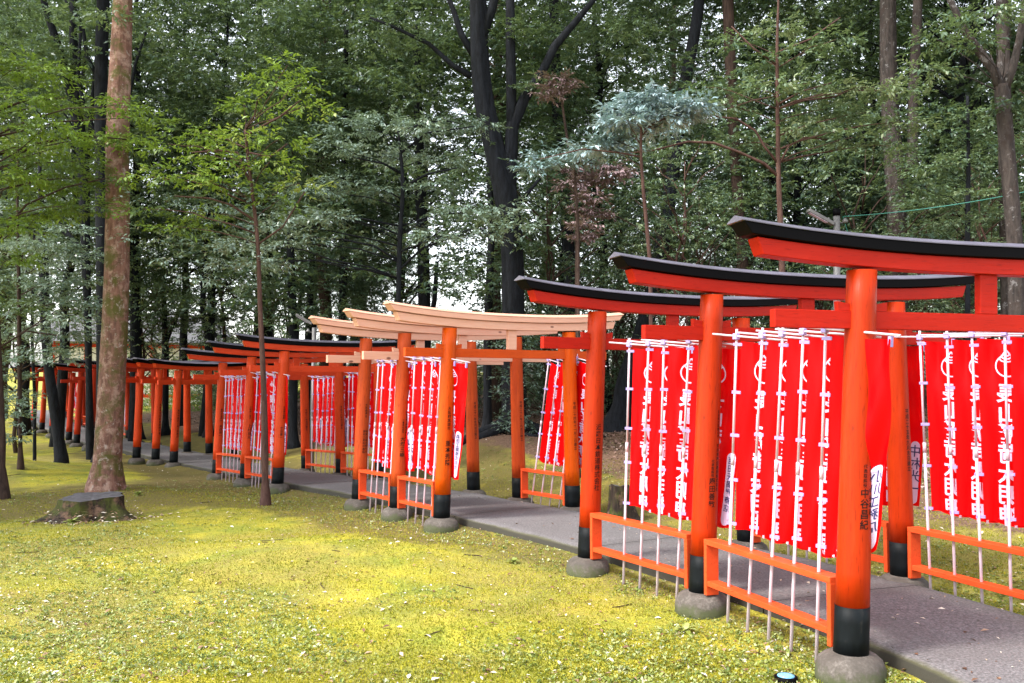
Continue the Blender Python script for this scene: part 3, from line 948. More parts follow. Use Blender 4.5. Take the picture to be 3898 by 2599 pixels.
# ------------------------------------------------------------------ foliage
def nrm(a): return a / np.maximum(np.linalg.norm(a, axis=-1, keepdims=True), 1e-6)
def sprays_leaves(rng, sp, leaf, ratio=.42, tilt=.38, tone=(.45, .2), twl=.26, droop=.35):
    """sp rows: x y z radius thickness twigs leaves-per-twig; flat boughs made of leafy twigs"""
    VV, TT = [], []
    for x, y, z, r_, th, nt_, kk in sp:
        nt_, kk = int(nt_), int(kk)
        rho = np.sqrt(rng.random(nt_)); az = rng.random(nt_) * 2 * PI
        px = r_ * rho * np.cos(az); py = r_ * rho * np.sin(az)
        pz = th * rng.normal(0, .6, nt_) - droop * r_ * rho ** 2 * .5
        ta = az + rng.normal(0, .7, nt_)
        el = rng.normal(-.05, .28, nt_)
        td = np.stack([np.cos(ta) * np.cos(el), np.sin(ta) * np.cos(el), np.sin(el)], 1)
        P0 = np.stack([x + px, y + py, z + pz], 1)
        s = (np.arange(kk) + .5) / kk
        L0 = twl * (.7 + .6 * rng.random(nt_))
        base = P0[:, None, :] + td[:, None, :] * (s[None, :, None] * L0[:, None, None])
        sgn = np.where(np.arange(kk) % 2 == 0, 1, -1)[None, :] * (.6 + .7 * rng.random((nt_, kk)))
        da = ta[:, None] + sgn * (1 - .45 * s[None, :])
        de = el[:, None] + rng.normal(-.10, .30, (nt_, kk))
        dr = np.stack([np.cos(da) * np.cos(de), np.sin(da) * np.cos(de), np.sin(de)], -1)
        up = np.stack([rng.normal(0, tilt, (nt_, kk)), rng.normal(0, tilt, (nt_, kk)), np.ones((nt_, kk))], -1)
        sd_ = nrm(np.cross(up, dr)); nn = nrm(np.cross(dr, sd_))
        ll = (leaf * (.65 + .6 * rng.random((nt_, kk))))[..., None]
        ww = ll * ratio
        V = np.stack([base, base + dr * ll * .45 + sd_ * ww * .5 + nn * ww * .14, base + dr * ll - nn * ll * .10, base + dr * ll * .45 - sd_ * ww * .5 + nn * ww * .14], 2)
        VV.append(V.reshape(-1, 3))
        t0 = rng.normal(tone[0], tone[1] * .7)
        TT.append(np.clip(t0 + rng.normal(0, tone[1] * .5, (nt_, 1)) + rng.normal(0, tone[1] * .55, (nt_, kk)), 0, 1).ravel())
    return np.concatenate(VV), np.concatenate(TT)
def leaves_mesh(name, V, T, mat):
    n = len(V) // 4
    return np_mesh(name, V, np.arange(n * 4).reshape(n, 4), mat, {'tone': T})

def wobble(p0, p1, n, amp, rg):
    out = []
    for i in range(n + 1):
        t = i / n
        p = p0.lerp(p1, t)
        k = amp * math.sin(PI * t)
        out.append(p + Vector((rg.uniform(-k, k), rg.uniform(-k, k), rg.uniform(-k, k) * .5)))
    return out
def limb(mb, a, b, r0, r1, rg, sag=.0, k=6):
    a, b = Vector(a), Vector(b)
    pts = wobble(a, b, 5, (b - a).length * .05, rg)
    for i, p in enumerate(pts):
        t = i / 5
        p.z += sag * math.sin(PI * t)
    mb.tube(pts, [r0 + (r1 - r0) * i / 5 for i in range(6)], k, True)

# generic forest trees: a few different ones, repeated through the wood
def forest_kind(seed, H, z0, Rc, nsp, rtrunk, leaf=.145, sprad=(.45, 1.05), twigs=40, kk=8, mat='leaf_forest', bark='bark_dark', tone=(.42, .2), lean=.6):
    rng = np.random.default_rng(seed); rg = random.Random(seed)
    mb = MB()
    top = Vector((rg.uniform(-lean, lean), rg.uniform(-lean, lean), H * .93))
    pts = wobble(Vector((0, 0, -.25)), top, 9, .18, rg)
    rad = [rtrunk * (1.35 if i == 0 else 1) * (1 - .80 * (i / 9) ** 1.2) for i in range(10)]
    mb.tube(pts, rad, 10, True, .05, rg)
    sp = []
    for i in range(nsp):
        u = rg.random() ** .85
        z = z0 + (H - z0) * u
        rr = Rc * (1 - .62 * abs(u - .42) ** 1.4 * 1.5) * math.sqrt(rg.random())
        a = rg.random() * 2 * PI
        q = pts[min(9, int(9 * z / H))]
        c = (q.x + rr * math.cos(a), q.y + rr * math.sin(a), z)
        r_ = rg.uniform(*sprad)
        sp.append((*c, r_, r_ * rg.uniform(.16, .42), twigs * (r_ / .9) ** 1.5 * rg.uniform(.6, 1.3), kk))
        if i % 2 == 0:
            zz = max(z - rr * .55 - .4, z0 * .75)
            q2 = pts[0].lerp(pts[-1], min(.97, (zz + .25) / (top.z + .25)))
            limb(mb, q2, Vector(c) - Vector((0, 0, .06)), max(.018, rtrunk * .26 * (1 - u * .6)), .008, rg, rr * .06, 5)
    V, T = sprays_leaves(rng, sp, leaf, tone=tone, tilt=.55)
    return mb.mesh('trunk', M[bark], True), leaves_mesh('crown', V, T, M[mat])
KIND = [forest_kind(1, 15, 4.2, 3.0, 100, .19), forest_kind(2, 17, 5.5, 2.7, 95, .17, tone=(.5, .2)), forest_kind(3, 13, 2.8, 2.8, 100, .14, tone=(.36, .18)),
        forest_kind(4, 18, 7.5, 3.1, 95, .22, bark='bark_brown'), forest_kind(5, 11, 2.2, 2.5, 85, .10, leaf=.095, tone=(.55, .22), bark='bark_brown')]
HIGH = forest_kind(6, 18, 10.2, 3.2, 80, .2)
LAYER = [forest_kind(7, 6.5, 2.4, 2.0, 46, .05, leaf=.085, sprad=(.5, .85), twigs=34, tone=(.55, .22), bark='bark_thin', lean=.3),
         forest_kind(8, 5.2, 1.6, 1.7, 40, .04, leaf=.08, sprad=(.45, .8), twigs=34, tone=(.45, .2), bark='bark_brown', lean=.3)]
SHRUB = [forest_kind(9, 2.9, .25, 1.25, 40, .03, leaf=.085, sprad=(.35, .6), twigs=50, tone=(.40, .2), bark='bark_brown', lean=.2),
         forest_kind(10, 2.1, .15, 1.1, 32, .025, leaf=.075, sprad=(.3, .5), twigs=55, tone=(.5, .2), bark='bark_brown', lean=.2)]
def plant_tree(kind, x, y, rz, sc, name, label, cat, group, dz=0):
    t = thing(name, label, cat, (x, y, gz(x, y) + dz), rz, group)
    t.scale = (sc, sc, sc)
    put('trunk', kind[0], t)
    put('crown', kind[1], t)
    return t

# hero trees, surveyed from the photograph: trunk rows (x, y, width) in overview pixels at a distance Y
def hero(name, label, rows, Y, bark, limbs=(), sprays=None, leafmat=None, leaf=.075, tone=(.5, .2), group=None, cat='tree', flare=1.5, high=None, seed=0,
         twigs=26, kk=8, rnd=.7, k=14, base=True, yy=None, sprlimb=True, jit=.03, ridge=0, sprays2=None, mat2='leaf_blue'):
    rg = random.Random(900 + seed); rng = np.random.default_rng(900 + seed)
    pts = [at(x, y, Y) for x, y, w_ in rows]
    rad = [px2m(w_, Y) / 2 for x, y, w_ in rows]
    b0 = pts[0].copy()
    if base: b0.z = gz(b0.x, b0.y)
    t = thing(name, label, cat, b0, 0, group)
    if base:
        pts[0].z = b0.z + .06
        pts = [b0 - Vector((0, 0, .3))] + pts
        rad = [rad[0] * flare * 1.15] + [rad[0] * flare] + rad[1:]
        mid = pts[1].lerp(pts[2], min(.5, .55 / max(.6, (pts[2] - pts[1]).length)))
        pts.insert(2, mid); rad.insert(2, rad[3] * 1.08)
    # resample for a smooth bole
    P, Q = [], []
    for i in range(len(pts) - 1):
        a, b_, c, d = pts[max(i - 1, 0)], pts[i], pts[i + 1], pts[min(i + 2, len(pts) - 1)]
        for j in range(5):
            s = j / 5
            P.append(.5 * ((2 * b_) + (c - a) * s + (2 * a - 5 * b_ + 4 * c - d) * s * s + (3 * b_ - a - 3 * c + d) * s ** 3))
            Q.append(rad[i] + (rad[i + 1] - rad[i]) * s)
    P.append(pts[-1]); Q.append(rad[-1])
    mb = MB()
    mb.tube([p - b0 for p in P], Q, k, True, jit, rg, ridge)
    for L_ in limbs:
        lp = [at(x, y, Y + (dy[0] if dy else 0)) - b0 for x, y, w_, *dy in L_]
        mb.tube(lp, [px2m(w_, Y) / 2 for x, y, w_, *dy in L_], 8, True, .04, rg)
    put('trunk', None, t)
    tm = t.children[0]
    if sprays:
        sp = []
        for x, y, r_, *dd in sprays:
            yo = dd[0] if dd else rg.uniform(-rnd, rnd)
            twig_n = twigs * 2.4
            c = at(x, y, Y + yo) - b0
            rr = px2m(r_, Y)
            sp.append((c.x, c.y, c.z, rr, rr * .20, twig_n * max(.5, (rr / .5) ** 1.6), kk))
            if sprlimb:
                # a twig from the nearest point lower on the trunk
                cand = [p - b0 for p in P if (p - b0).z < c.z - .05] or [P[-1] - b0]
                src = min(cand, key=lambda p: (p - c).length + max(0, .3 - (c.z - p.z)))
                limb(mb, src, c, max(.007, min(.02, (src - c).length * .009)), .005, rg, (src - c).length * .05, 5)
        V, T = sprays_leaves(rng, sp, leaf * 1.12, tone=tone)
        put('crown', leaves_mesh('crown', V, T, M[leafmat]), t)
    if sprays2:
        sp = []
        for x, y, r_ in sprays2:
            c = at(x, y, Y + rg.uniform(-rnd, rnd)) - b0
            rr = px2m(r_, Y)
            sp.append((c.x, c.y, c.z, rr, rr * .2, twigs * 1.7 * max(.5, (rr / .5) ** 1.6), kk))
        V, T = sprays_leaves(rng, sp, leaf, tone=(.45, .22))
        put('lower_crown', leaves_mesh('lower_crown', V, T, M[mat2]), t)
    if high:
        kd, sc, hx, hy = high
        c = put('crown', kd[1], t, (hx, hy, 0), (0, 0, rg.uniform(0, 6)))
        c.scale = (sc, sc, sc)
    me = mb.mesh('trunk', M[bark], True)
    COL.objects.unlink(tm); bpy.data.objects.remove(tm)
    put('trunk', me, t)
    return t

hero('tall_tree', 'thick straight mossy brown trunk standing on the lawn behind the cut stump', [(243, 1112, 70), (250, 1000, 60), (258, 850, 57), (266, 680, 55), (270, 500, 52), (269, 350, 51), (272, 240, 50), (278, 110, 46), (282, 0, 42), (286, -170, 38), (290, -400, 32)],
     16.4, 'bark_mossy', [], [(330, 60, 40, .4), (250, 30, 36, -.3)], 'leaf_forest', high=(HIGH, .95, .4, .5), seed=1, flare=1.25, k=30, sprlimb=False, jit=.02, ridge=.02)
hero('slender_sapling', 'slender bare-stemmed sapling in front of the coral gates, bright green boughs above', [(610, 1148, 20), (608, 1050, 17), (606, 900, 13), (598, 720, 11), (592, 560, 9), (583, 470, 8), (572, 380, 7), (563, 298, 7)], 13.55, 'bark_thin',
     [[(575, 420, 6), (545, 350, 5), (500, 345, 4), (440, 350, 3)], [(567, 310, 6), (600, 290, 5), (640, 270, 4), (690, 230, 3)], [(590, 510, 6), (530, 470, 5), (480, 455, 4), (400, 450, 3)], [(570, 350, 5), (620, 360, 4), (660, 330, 3)], [(594, 560, 5), (650, 520, 4), (700, 440, 3)]],
     [(520, 320, 55), (445, 300, 60), (385, 330, 50), (600, 245, 55), (640, 195, 60), (690, 195, 45), (560, 300, 40), (430, 395, 66), (345, 405, 55), (505, 415, 60), (620, 370, 55), (480, 490, 62), (400, 520, 55), (640, 460, 50), (690, 420, 45), (640, 320, 50),
      (660, 150, 45), (720, 240, 40), (470, 350, 50), (560, 240, 40), (330, 480, 45), (530, 370, 40)], 'leaf_bright', .080, (.55, .28), seed=2, twigs=17, flare=1.3,
     sprays2=[(500, 470, 60), (430, 460, 55), (360, 450, 50), (560, 560, 60), (480, 560, 55), (640, 520, 55), (690, 470, 50), (400, 590, 50), (540, 640, 50), (620, 600, 45), (330, 540, 45), (450, 640, 45), (700, 540, 45), (520, 520, 55), (600, 440, 50)])
hero('layered_tree', 'tree at the left edge whose layered bright green boughs cross the thick trunk', [(3, 1130, 26), (2, 1000, 20), (-6, 800, 17), (-14, 600, 15), (-20, 400, 12), (-22, 200, 9), (-20, 60, 6)], 15.4, 'bark_brown',
     [[(-12, 560, 7), (60, 470, 5), (150, 430, 4), (240, 410, 3)], [(-18, 400, 7), (80, 330, 5), (180, 310, 4), (290, 320, 3)], [(-20, 260, 6), (60, 230, 4), (150, 225, 3)], [(-4, 800, 5), (60, 760, 4), (130, 770, 3)]],
     [(60, 150, 55), (120, 165, 60), (60, 225, 65), (160, 240, 50), (60, 325, 70), (150, 335, 60), (230, 315, 45), (300, 322, 38), (80, 425, 66), (180, 425, 55), (40, 515, 60), (20, 150, 50), (20, 270, 50), (250, 410, 40), (110, 290, 50), (90, 480, 55), (150, 480, 50), (30, 590, 55), (210, 470, 45), (100, 370, 60), (190, 370, 50), (40, 400, 55), (20, 340, 50), (280, 240, 36), (340, 270, 36), (30, 700, 45)],
     'leaf_bright', .085, (.50, .22), seed=3, twigs=30, rnd=1.2)
hero('understory_tree', 'thin tree on the far left with drooping grey-green foliage over the last gates', [(48, 1042, 11), (45, 850, 10), (43, 640, 8), (40, 480, 6), (42, 330, 4)], 19.5, 'bark_brown', [],
     [(120, 555, 60), (200, 575, 45), (30, 640, 55), (110, 680, 55), (60, 750, 55), (150, 765, 50), (20, 860, 40), (18, 950, 45), (160, 520, 45), (70, 560, 50), (15, 770, 45), (190, 690, 40), (150, 640, 45), (18, 1000, 35), (130, 820, 35), (60, 470, 50), (90, 610, 55), (140, 590, 50), (30, 560, 50), (60, 700, 50), (170, 730, 45), (100, 800, 40), (200, 640, 40), (30, 820, 45), (40, 900, 40), (15, 920, 40), (120, 650, 45), (230, 700, 30)],
     'leaf_blue', .085, (.5, .22), seed=4, twigs=26, rnd=1.0)
hero('forked_tree', 'big dark forked tree with spreading roots behind the cedar-topped gates', [(1183, 1000, 64), (1182, 900, 54), (1180, 700, 51), (1176, 560, 52), (1164, 460, 56), (1140, 360, 48), (1112, 240, 45), (1100, 130, 42), (1096, 0, 38), (1090, -160, 34), (1080, -330, 24)], 20.2, 'bark_dark',
     [[(1168, 470, 38), (1172, 380, 33), (1176, 290, 30), (1205, 225, 25), (1245, 165, 21), (1275, 105, 20), (1330, 40, 15), (1380, -20, 10)],
      [(1176, 340, 26), (1174, 200, 24), (1172, 60, 22), (1172, -150, 18)],
      [(1082, 175, 16), (1040, 150, 12), (985, 100, 10), (900, 60, 7), (850, 40, 5)], [(1090, 130, 18), (1060, 80, 15), (1040, 20, 12), (1015, -40, 8)],
      [(1104, 90, 26), (1130, 20, 22), (1150, -60, 16)], [(1190, 470, 10), (1215, 440, 9), (1240, 410, 7)],
     ],
     [(1000, 90, 60), (930, 60, 60), (860, 90, 60), (1240, 190, 30), (1200, 205, 30), (1300, 80, 40), (1380, 40, 50), (1450, 60, 50), (1060, 40, 40), (1150, 90, 30), (1210, 60, 36), (1130, 500, 30), (1230, 560, 30)], 'leaf_forest', .085, (.5, .22), high=(HIGH, 1.05, -.5, .6), seed=5, flare=1.25, k=36, sprlimb=False, jit=.02, ridge=.065)
big = [o for o in COL.objects if o.get('label', '').startswith('big dark forked')][0]
for an, ln, r0 in ((200, 2.1, .20), (235, 1.5, .17), (275, 1.2, .15), (325, 1.6, .17), (350, 2.0, .16)):
    rg_ = random.Random(an)
    pts, rad = [], []
    for i in range(9):
        u = i / 8
        x = big.location.x + math.cos(R(an) + .5 * math.sin(u * 2.2 + an)) * ln * u
        y = big.location.y + math.sin(R(an) + .5 * math.sin(u * 2.2 + an)) * ln * u
        r_ = r0 * (1 - .82 * u)
        pts.append(Vector((x, y, gz(x, y) + r_ * .35 + .28 * (1 - u) ** 3)) - big.location); rad.append(r_)
    put('root', MB().tube(pts, rad, 9, True, .10, rg_).mesh('root', M['bark_dark'], True), big)
hero('layered_tree', 'slim dark-stemmed tree behind the cedar gates with layered blue-green boughs', [(912, 740, 13), (916, 640, 12), (919, 540, 11), (925, 440, 10), (922, 370, 8), (915, 300, 5)], 17.0, 'bark_dark',
     [[(924, 400, 7), (880, 375, 5), (830, 365, 4), (780, 350, 3)], [(925, 430, 6), (980, 400, 5), (1050, 385, 3)], [(918, 600, 6), (860, 565, 5), (780, 548, 4), (690, 545, 3)], [(917, 620, 6), (970, 570, 5), (1040, 545, 3)], [(922, 350, 6), (980, 305, 4), (1090, 290, 3)]],
     [(800, 290, 55), (880, 278, 60), (960, 288, 55), (1050, 280, 55), (1110, 285, 42), (760, 335, 45), (850, 345, 60), (940, 355, 55), (1020, 365, 45), (800, 415, 55), (720, 435, 52), (880, 435, 50), (1000, 425, 42), (700, 495, 52), (620, 515, 45),
      (760, 495, 50), (560, 480, 42), (1060, 480, 50), (1150, 478, 45), (1000, 540, 45), (940, 520, 42), (1120, 535, 42), (660, 555, 45), (600, 600, 45), (880, 565, 36), (560, 560, 40), (520, 600, 36), (1190, 520, 30)],
     'leaf_blue', .082, (.5, .22), seed=6, twigs=28, rnd=.9, group=None)
hero('layered_tree', 'slim tree with long arching branches and flat boughs above the second gate', [(1802, 700, 15), (1796, 600, 14), (1792, 500, 13), (1788, 400, 11), (1786, 250, 9), (1785, 100, 7), (1788, 0, 5), (1790, -120, 3)], 14.6, 'bark_thin',
     [[(1788, 405, 8), (1755, 375, 7), (1700, 350, 6), (1640, 328, 6), (1580, 325, 5), (1500, 345, 4), (1440, 352, 3)], [(1787, 375, 7), (1755, 335, 6), (1735, 300, 5), (1690, 272, 5), (1620, 265, 3)], [(1788, 380, 6), (1812, 335, 5), (1850, 315, 4), (1900, 320, 3)],
      [(1786, 240, 5), (1840, 210, 4), (1910, 190, 3)], [(1785, 150, 5), (1730, 110, 4), (1680, 60, 3)], [(1785, 120, 5), (1860, 90, 4), (1930, 40, 3)], [(1786, 220, 4), (1730, 230, 3), (1670, 250, 2)]],
     [(1620, 200, 50), (1700, 193, 52), (1780, 190, 58), (1860, 190, 52), (1940, 208, 50), (2010, 200, 50), (2080, 210, 42), (1660, 240, 42), (1900, 250, 60), (2000, 258, 60), (2080, 280, 50), (1960, 315, 50), (1850, 290, 50), (2050, 335, 42), (1700, 330, 36),
      (1760, 140, 40), (1850, 120, 44), (1920, 90, 44), (1690, 90, 40), (1780, 60, 40)], 'leaf_forest', .085, (.66, .2), seed=7, twigs=28, rnd=.9)
hero('pale_leaved_tree', 'thin reddish stem topped by pale bluish-white leaves above the third gate', [(1500, 760, 10), (1494, 660, 9), (1489, 560, 9), (1478, 440, 8), (1472, 350, 7), (1474, 270, 5)], 12.9, 'bark_thin',
     [[(1472, 360, 5), (1420, 350, 4), (1340, 342, 3), (1240, 365, 2)], [(1474, 300, 4), (1530, 270, 3), (1580, 250, 2)]],
     [(1425, 250, 24), (1460, 232, 26), (1500, 238, 28), (1545, 232, 26), (1590, 238, 24), (1520, 268, 24), (1440, 275, 24), (1480, 215, 20), (1565, 262, 20), (1410, 282, 18), (1480, 290, 22), (1400, 320, 20), (1375, 338, 22), (1600, 255, 14)], 'leaf_pale', .095, (.52, .24), seed=8, twigs=30, rnd=.45, kk=8)
hero('pale_leaved_tree', 'short grey-green bough tree left of the pale bluish-white crown', [(1330, 800, 9), (1328, 600, 8), (1325, 470, 6), (1318, 380, 5)], 15.2, 'bark_brown', [],
     [(1250, 358, 30), (1300, 350, 30), (1345, 342, 32), (1395, 335, 30), (1440, 330, 28), (1222, 382, 22), (1275, 372, 24), (1530, 300, 26), (1340, 365, 24)], 'leaf_pale', .085, (.34, .22), seed=9, twigs=26, rnd=.8)
hero('withered_tree', 'withered tree hung with brownish-pink dead leaves behind the third gate', [(1330, 860, 10), (1325, 700, 9), (1325, 560, 9), (1322, 440, 8), (1300, 300, 6), (1285, 190, 4)], 18.2, 'bark_brown', [],
     [(1320, 385, 22), (1350, 400, 24), (1400, 378, 22), (1420, 395, 18), (1360, 450, 22), (1345, 480, 24), (1375, 490, 20), (1340, 515, 20), (1290, 195, 24), (1262, 212, 18), (1370, 415, 20), (1310, 420, 18), (1280, 180, 16), (1340, 540, 14)], 'leaf_dead', .095, (.5, .22), seed=10, twigs=26, rnd=.5)
hero('leaning_tree', 'dark trunk leaning to the right behind the third gate', [(1418, 968, 60), (1438, 880, 46), (1470, 780, 40), (1498, 680, 36), (1525, 540, 34), (1545, 400, 31), (1572, 200, 28), (1600, 50, 26), (1615, -100, 20)], 22, 'bark_dark', [], high=(KIND[1], 1.0, 3.5, .5), seed=11, flare=1.25, k=16)
hero('tall_tree', 'tall straight dark trunk with a burl, right of the lamp post behind the nearest gate', [(2064, 700, 44), (2062, 600, 42), (2060, 480, 42), (2054, 380, 42), (2046, 280, 38), (2041, 160, 37), (2040, 20, 35), (2040, -200, 30)], 19, 'bark_grey',
     [[(2070, 400, 30), (2094, 375, 34), (2096, 330, 24), (2098, 200, 23), (2106, 60, 22), (2112, -100, 18)], [(2092, 380, 30), (2100, 360, 26), (2090, 340, 20)]], high=(HIGH, 1.0, 0, 0), seed=12, flare=1.2, k=24, jit=.02, ridge=.04)
hero('forked_tree', 'grey mottled trunk forking into a Y at the right edge of the photograph', [(2338, 740, 36), (2334, 640, 34), (2330, 540, 34), (2318, 400, 33), (2306, 260, 33), (2300, 195, 31)], 12.9, 'bark_grey',
     [[(2302, 215, 26), (2285, 165, 22), (2255, 125, 20), (2215, 70, 17), (2190, 15, 15), (2150, -70, 10)], [(2302, 215, 24), (2325, 160, 19), (2342, 90, 17), (2360, -40, 12)]],
     [(2200, 40, 44), (2150, 90, 44), (2260, 30, 44), (2330, 20, 40), (2120, 160, 40), (2330, 240, 40), (2240, 100, 30)], 'leaf_forest', .08, (.6, .2), seed=13, k=24, high=None, jit=.02, ridge=.04)
hero('tall_tree', 'straight grey trunk close behind the forked tree at the right edge', [(2318, 700, 32), (2312, 500, 31), (2308, 300, 30), (2304, 100, 28), (2300, -60, 26)], 16.8, 'bark_grey', [], high=(HIGH, .9, .3, 0), seed=14)
hero('understory_tree', 'thin dark stem with dark green boughs between the burled and forked trees', [(2222, 690, 13), (2222, 560, 12), (2224, 420, 10), (2224, 330, 8), (2222, 220, 6)], 16, 'bark_dark', [],
     [(2180, 300, 50), (2250, 320, 50), (2200, 370, 50), (2270, 400, 45), (2150, 380, 50), (2210, 440, 45), (2130, 460, 50), (2180, 510, 50), (2270, 490, 45), (2240, 260, 45), (2150, 250, 45), (2300, 330, 40), (2100, 430, 45), (2110, 540, 45), (2240, 560, 45)], 'leaf_forest', .08, (.5, .2), seed=15, twigs=30)
hero('tall_tree', 'brown trunk rising between the arching tree and the leaning dark trunk', [(1712, 740, 25), (1706, 620, 24), (1696, 480, 24), (1688, 350, 25), (1682, 250, 26), (1674, 60, 26), (1668, -120, 22)], 21.5, 'bark_brown', [], high=(HIGH, 1.0, 0, 0), seed=16)
hero('tall_tree', 'straight black trunk right of the big forked tree', [(1314, 900, 32), (1312, 700, 30), (1302, 520, 28), (1288, 340, 27), (1278, 210, 25), (1272, 0, 22), (1270, -150, 18)], 24, 'bark_dark', [], high=(KIND[3], .95, 0, 0), seed=17)
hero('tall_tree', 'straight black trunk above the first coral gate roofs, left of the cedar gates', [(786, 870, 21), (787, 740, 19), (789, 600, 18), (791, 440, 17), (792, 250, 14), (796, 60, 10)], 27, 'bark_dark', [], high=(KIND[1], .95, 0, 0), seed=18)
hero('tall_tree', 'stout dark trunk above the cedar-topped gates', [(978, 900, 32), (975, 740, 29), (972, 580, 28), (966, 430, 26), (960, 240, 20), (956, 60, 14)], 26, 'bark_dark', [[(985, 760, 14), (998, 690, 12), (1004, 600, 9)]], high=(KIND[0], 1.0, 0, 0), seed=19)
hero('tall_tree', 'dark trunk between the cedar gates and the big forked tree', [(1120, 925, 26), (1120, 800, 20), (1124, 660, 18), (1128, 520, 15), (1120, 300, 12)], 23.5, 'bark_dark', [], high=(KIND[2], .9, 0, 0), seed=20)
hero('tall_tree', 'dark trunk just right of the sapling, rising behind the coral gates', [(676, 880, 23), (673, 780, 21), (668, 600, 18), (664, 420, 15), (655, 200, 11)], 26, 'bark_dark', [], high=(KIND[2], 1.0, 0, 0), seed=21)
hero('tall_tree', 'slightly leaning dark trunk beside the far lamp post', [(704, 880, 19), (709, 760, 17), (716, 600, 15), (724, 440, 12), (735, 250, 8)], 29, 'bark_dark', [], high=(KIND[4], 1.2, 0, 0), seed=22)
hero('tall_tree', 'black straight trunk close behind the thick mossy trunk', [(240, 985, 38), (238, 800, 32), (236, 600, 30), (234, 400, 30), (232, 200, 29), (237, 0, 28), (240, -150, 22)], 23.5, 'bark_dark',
     [[(235, 200, 12), (200, 130, 10), (190, 60, 8), (150, 0, 5)], [(262, 340, 9), (290, 260, 8), (310, 150, 7), (340, 60, 5)], [(234, 330, 12), (196, 260, 11), (180, 180, 9), (185, 60, 7)]], high=(HIGH, 1.0, 0, 0), seed=23)
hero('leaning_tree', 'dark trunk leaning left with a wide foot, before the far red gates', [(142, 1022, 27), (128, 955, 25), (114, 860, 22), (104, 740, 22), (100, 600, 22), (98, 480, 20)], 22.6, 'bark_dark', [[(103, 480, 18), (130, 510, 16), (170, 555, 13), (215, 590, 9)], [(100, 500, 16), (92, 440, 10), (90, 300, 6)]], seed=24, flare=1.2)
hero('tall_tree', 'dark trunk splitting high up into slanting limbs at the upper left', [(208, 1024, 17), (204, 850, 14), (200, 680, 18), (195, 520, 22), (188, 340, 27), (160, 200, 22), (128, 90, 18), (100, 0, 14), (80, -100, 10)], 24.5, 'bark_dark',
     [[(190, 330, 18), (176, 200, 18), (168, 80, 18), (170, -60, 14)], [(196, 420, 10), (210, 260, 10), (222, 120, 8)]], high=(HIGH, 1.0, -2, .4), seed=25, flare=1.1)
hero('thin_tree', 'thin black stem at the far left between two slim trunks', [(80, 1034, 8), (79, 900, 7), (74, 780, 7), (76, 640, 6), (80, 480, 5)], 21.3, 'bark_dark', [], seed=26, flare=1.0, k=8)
hero('leaning_tree', 'crooked dark trunk with a bent limb above the coral gate roofs', [(482, 880, 20), (478, 790, 16), (470, 740, 14), (466, 700, 13), (470, 600, 12), (480, 440, 10)], 31, 'bark_dark', [[(470, 740, 11), (500, 775, 9), (520, 770, 6)]], high=(KIND[4], 1.2, 0, 0), seed=27)
hero('tall_tree', 'dark trunk over the far bend of the path, right of the mossy trunk', [(318, 960, 24), (316, 830, 21), (314, 700, 18), (312, 500, 14), (316, 300, 10)], 33, 'bark_dark', [], high=(KIND[0], 1.0, 0, 0), seed=28)
hero('tall_tree', 'twin-limbed dark trunk above the bannerless coral gates', [(382, 900, 19), (380, 810, 16), (378, 740, 12), (376, 640, 9)], 34, 'bark_dark', [[(381, 790, 9), (400, 740, 8), (420, 690, 6), (432, 640, 4)]], high=(KIND[2], 1.1, 0, 0), seed=29)

# ------------------------------------------------------------------ the wood behind
rg = random.Random(4)
placed = [(o.location.x, o.location.y) for o in COL.objects if o.parent is None and o.get('category') == 'tree']
def free(x, y, dmin): return all((x - a) ** 2 + (y - b_) ** 2 > dmin * dmin for a, b_ in placed)
ZL = {'L': 'evergreen tree in the brighter wood at the left, beyond the bend of the path',
      'C': 'dark evergreen tree deep in the wood behind the cedar-topped gates',
      'R': 'dark evergreen tree deep in the wood behind the black-topped gates at the right'}
n_t = 0
for _ in range(5000):
    if n_t >= 47: break
    y = 24 + 38 * rg.random() ** 1.15
    x = rg.uniform(-.64, .66) * y
    lat = float(path_coord(x, y)[0][0])
    if abs(lat) < 2.6 or (lat < 0 and y < 30): continue
    if lat < 4 and y < 30: continue
    u = x / y
    if u < -.22 and y > 40 and rg.random() < .5: continue
    if -.40 < u < .02 and rg.random() < .45: continue
    if not free(x, y, 2.5): continue
    placed.append((x, y))
    z_ = 'L' if u < -.2 else ('C' if u < .15 else 'R')
    k_ = rg.choices(range(5), [3, 3, 3, 2, 2])[0] if u > .02 else rg.choice([1, 3, 1, 0])
    plant_tree(KIND[k_], x, y, rg.uniform(0, 6.28), rg.uniform(.85, 1.25) , 'evergreen_tree', ZL[z_], 'tree', 'forest trees %s' % z_)
    n_t += 1
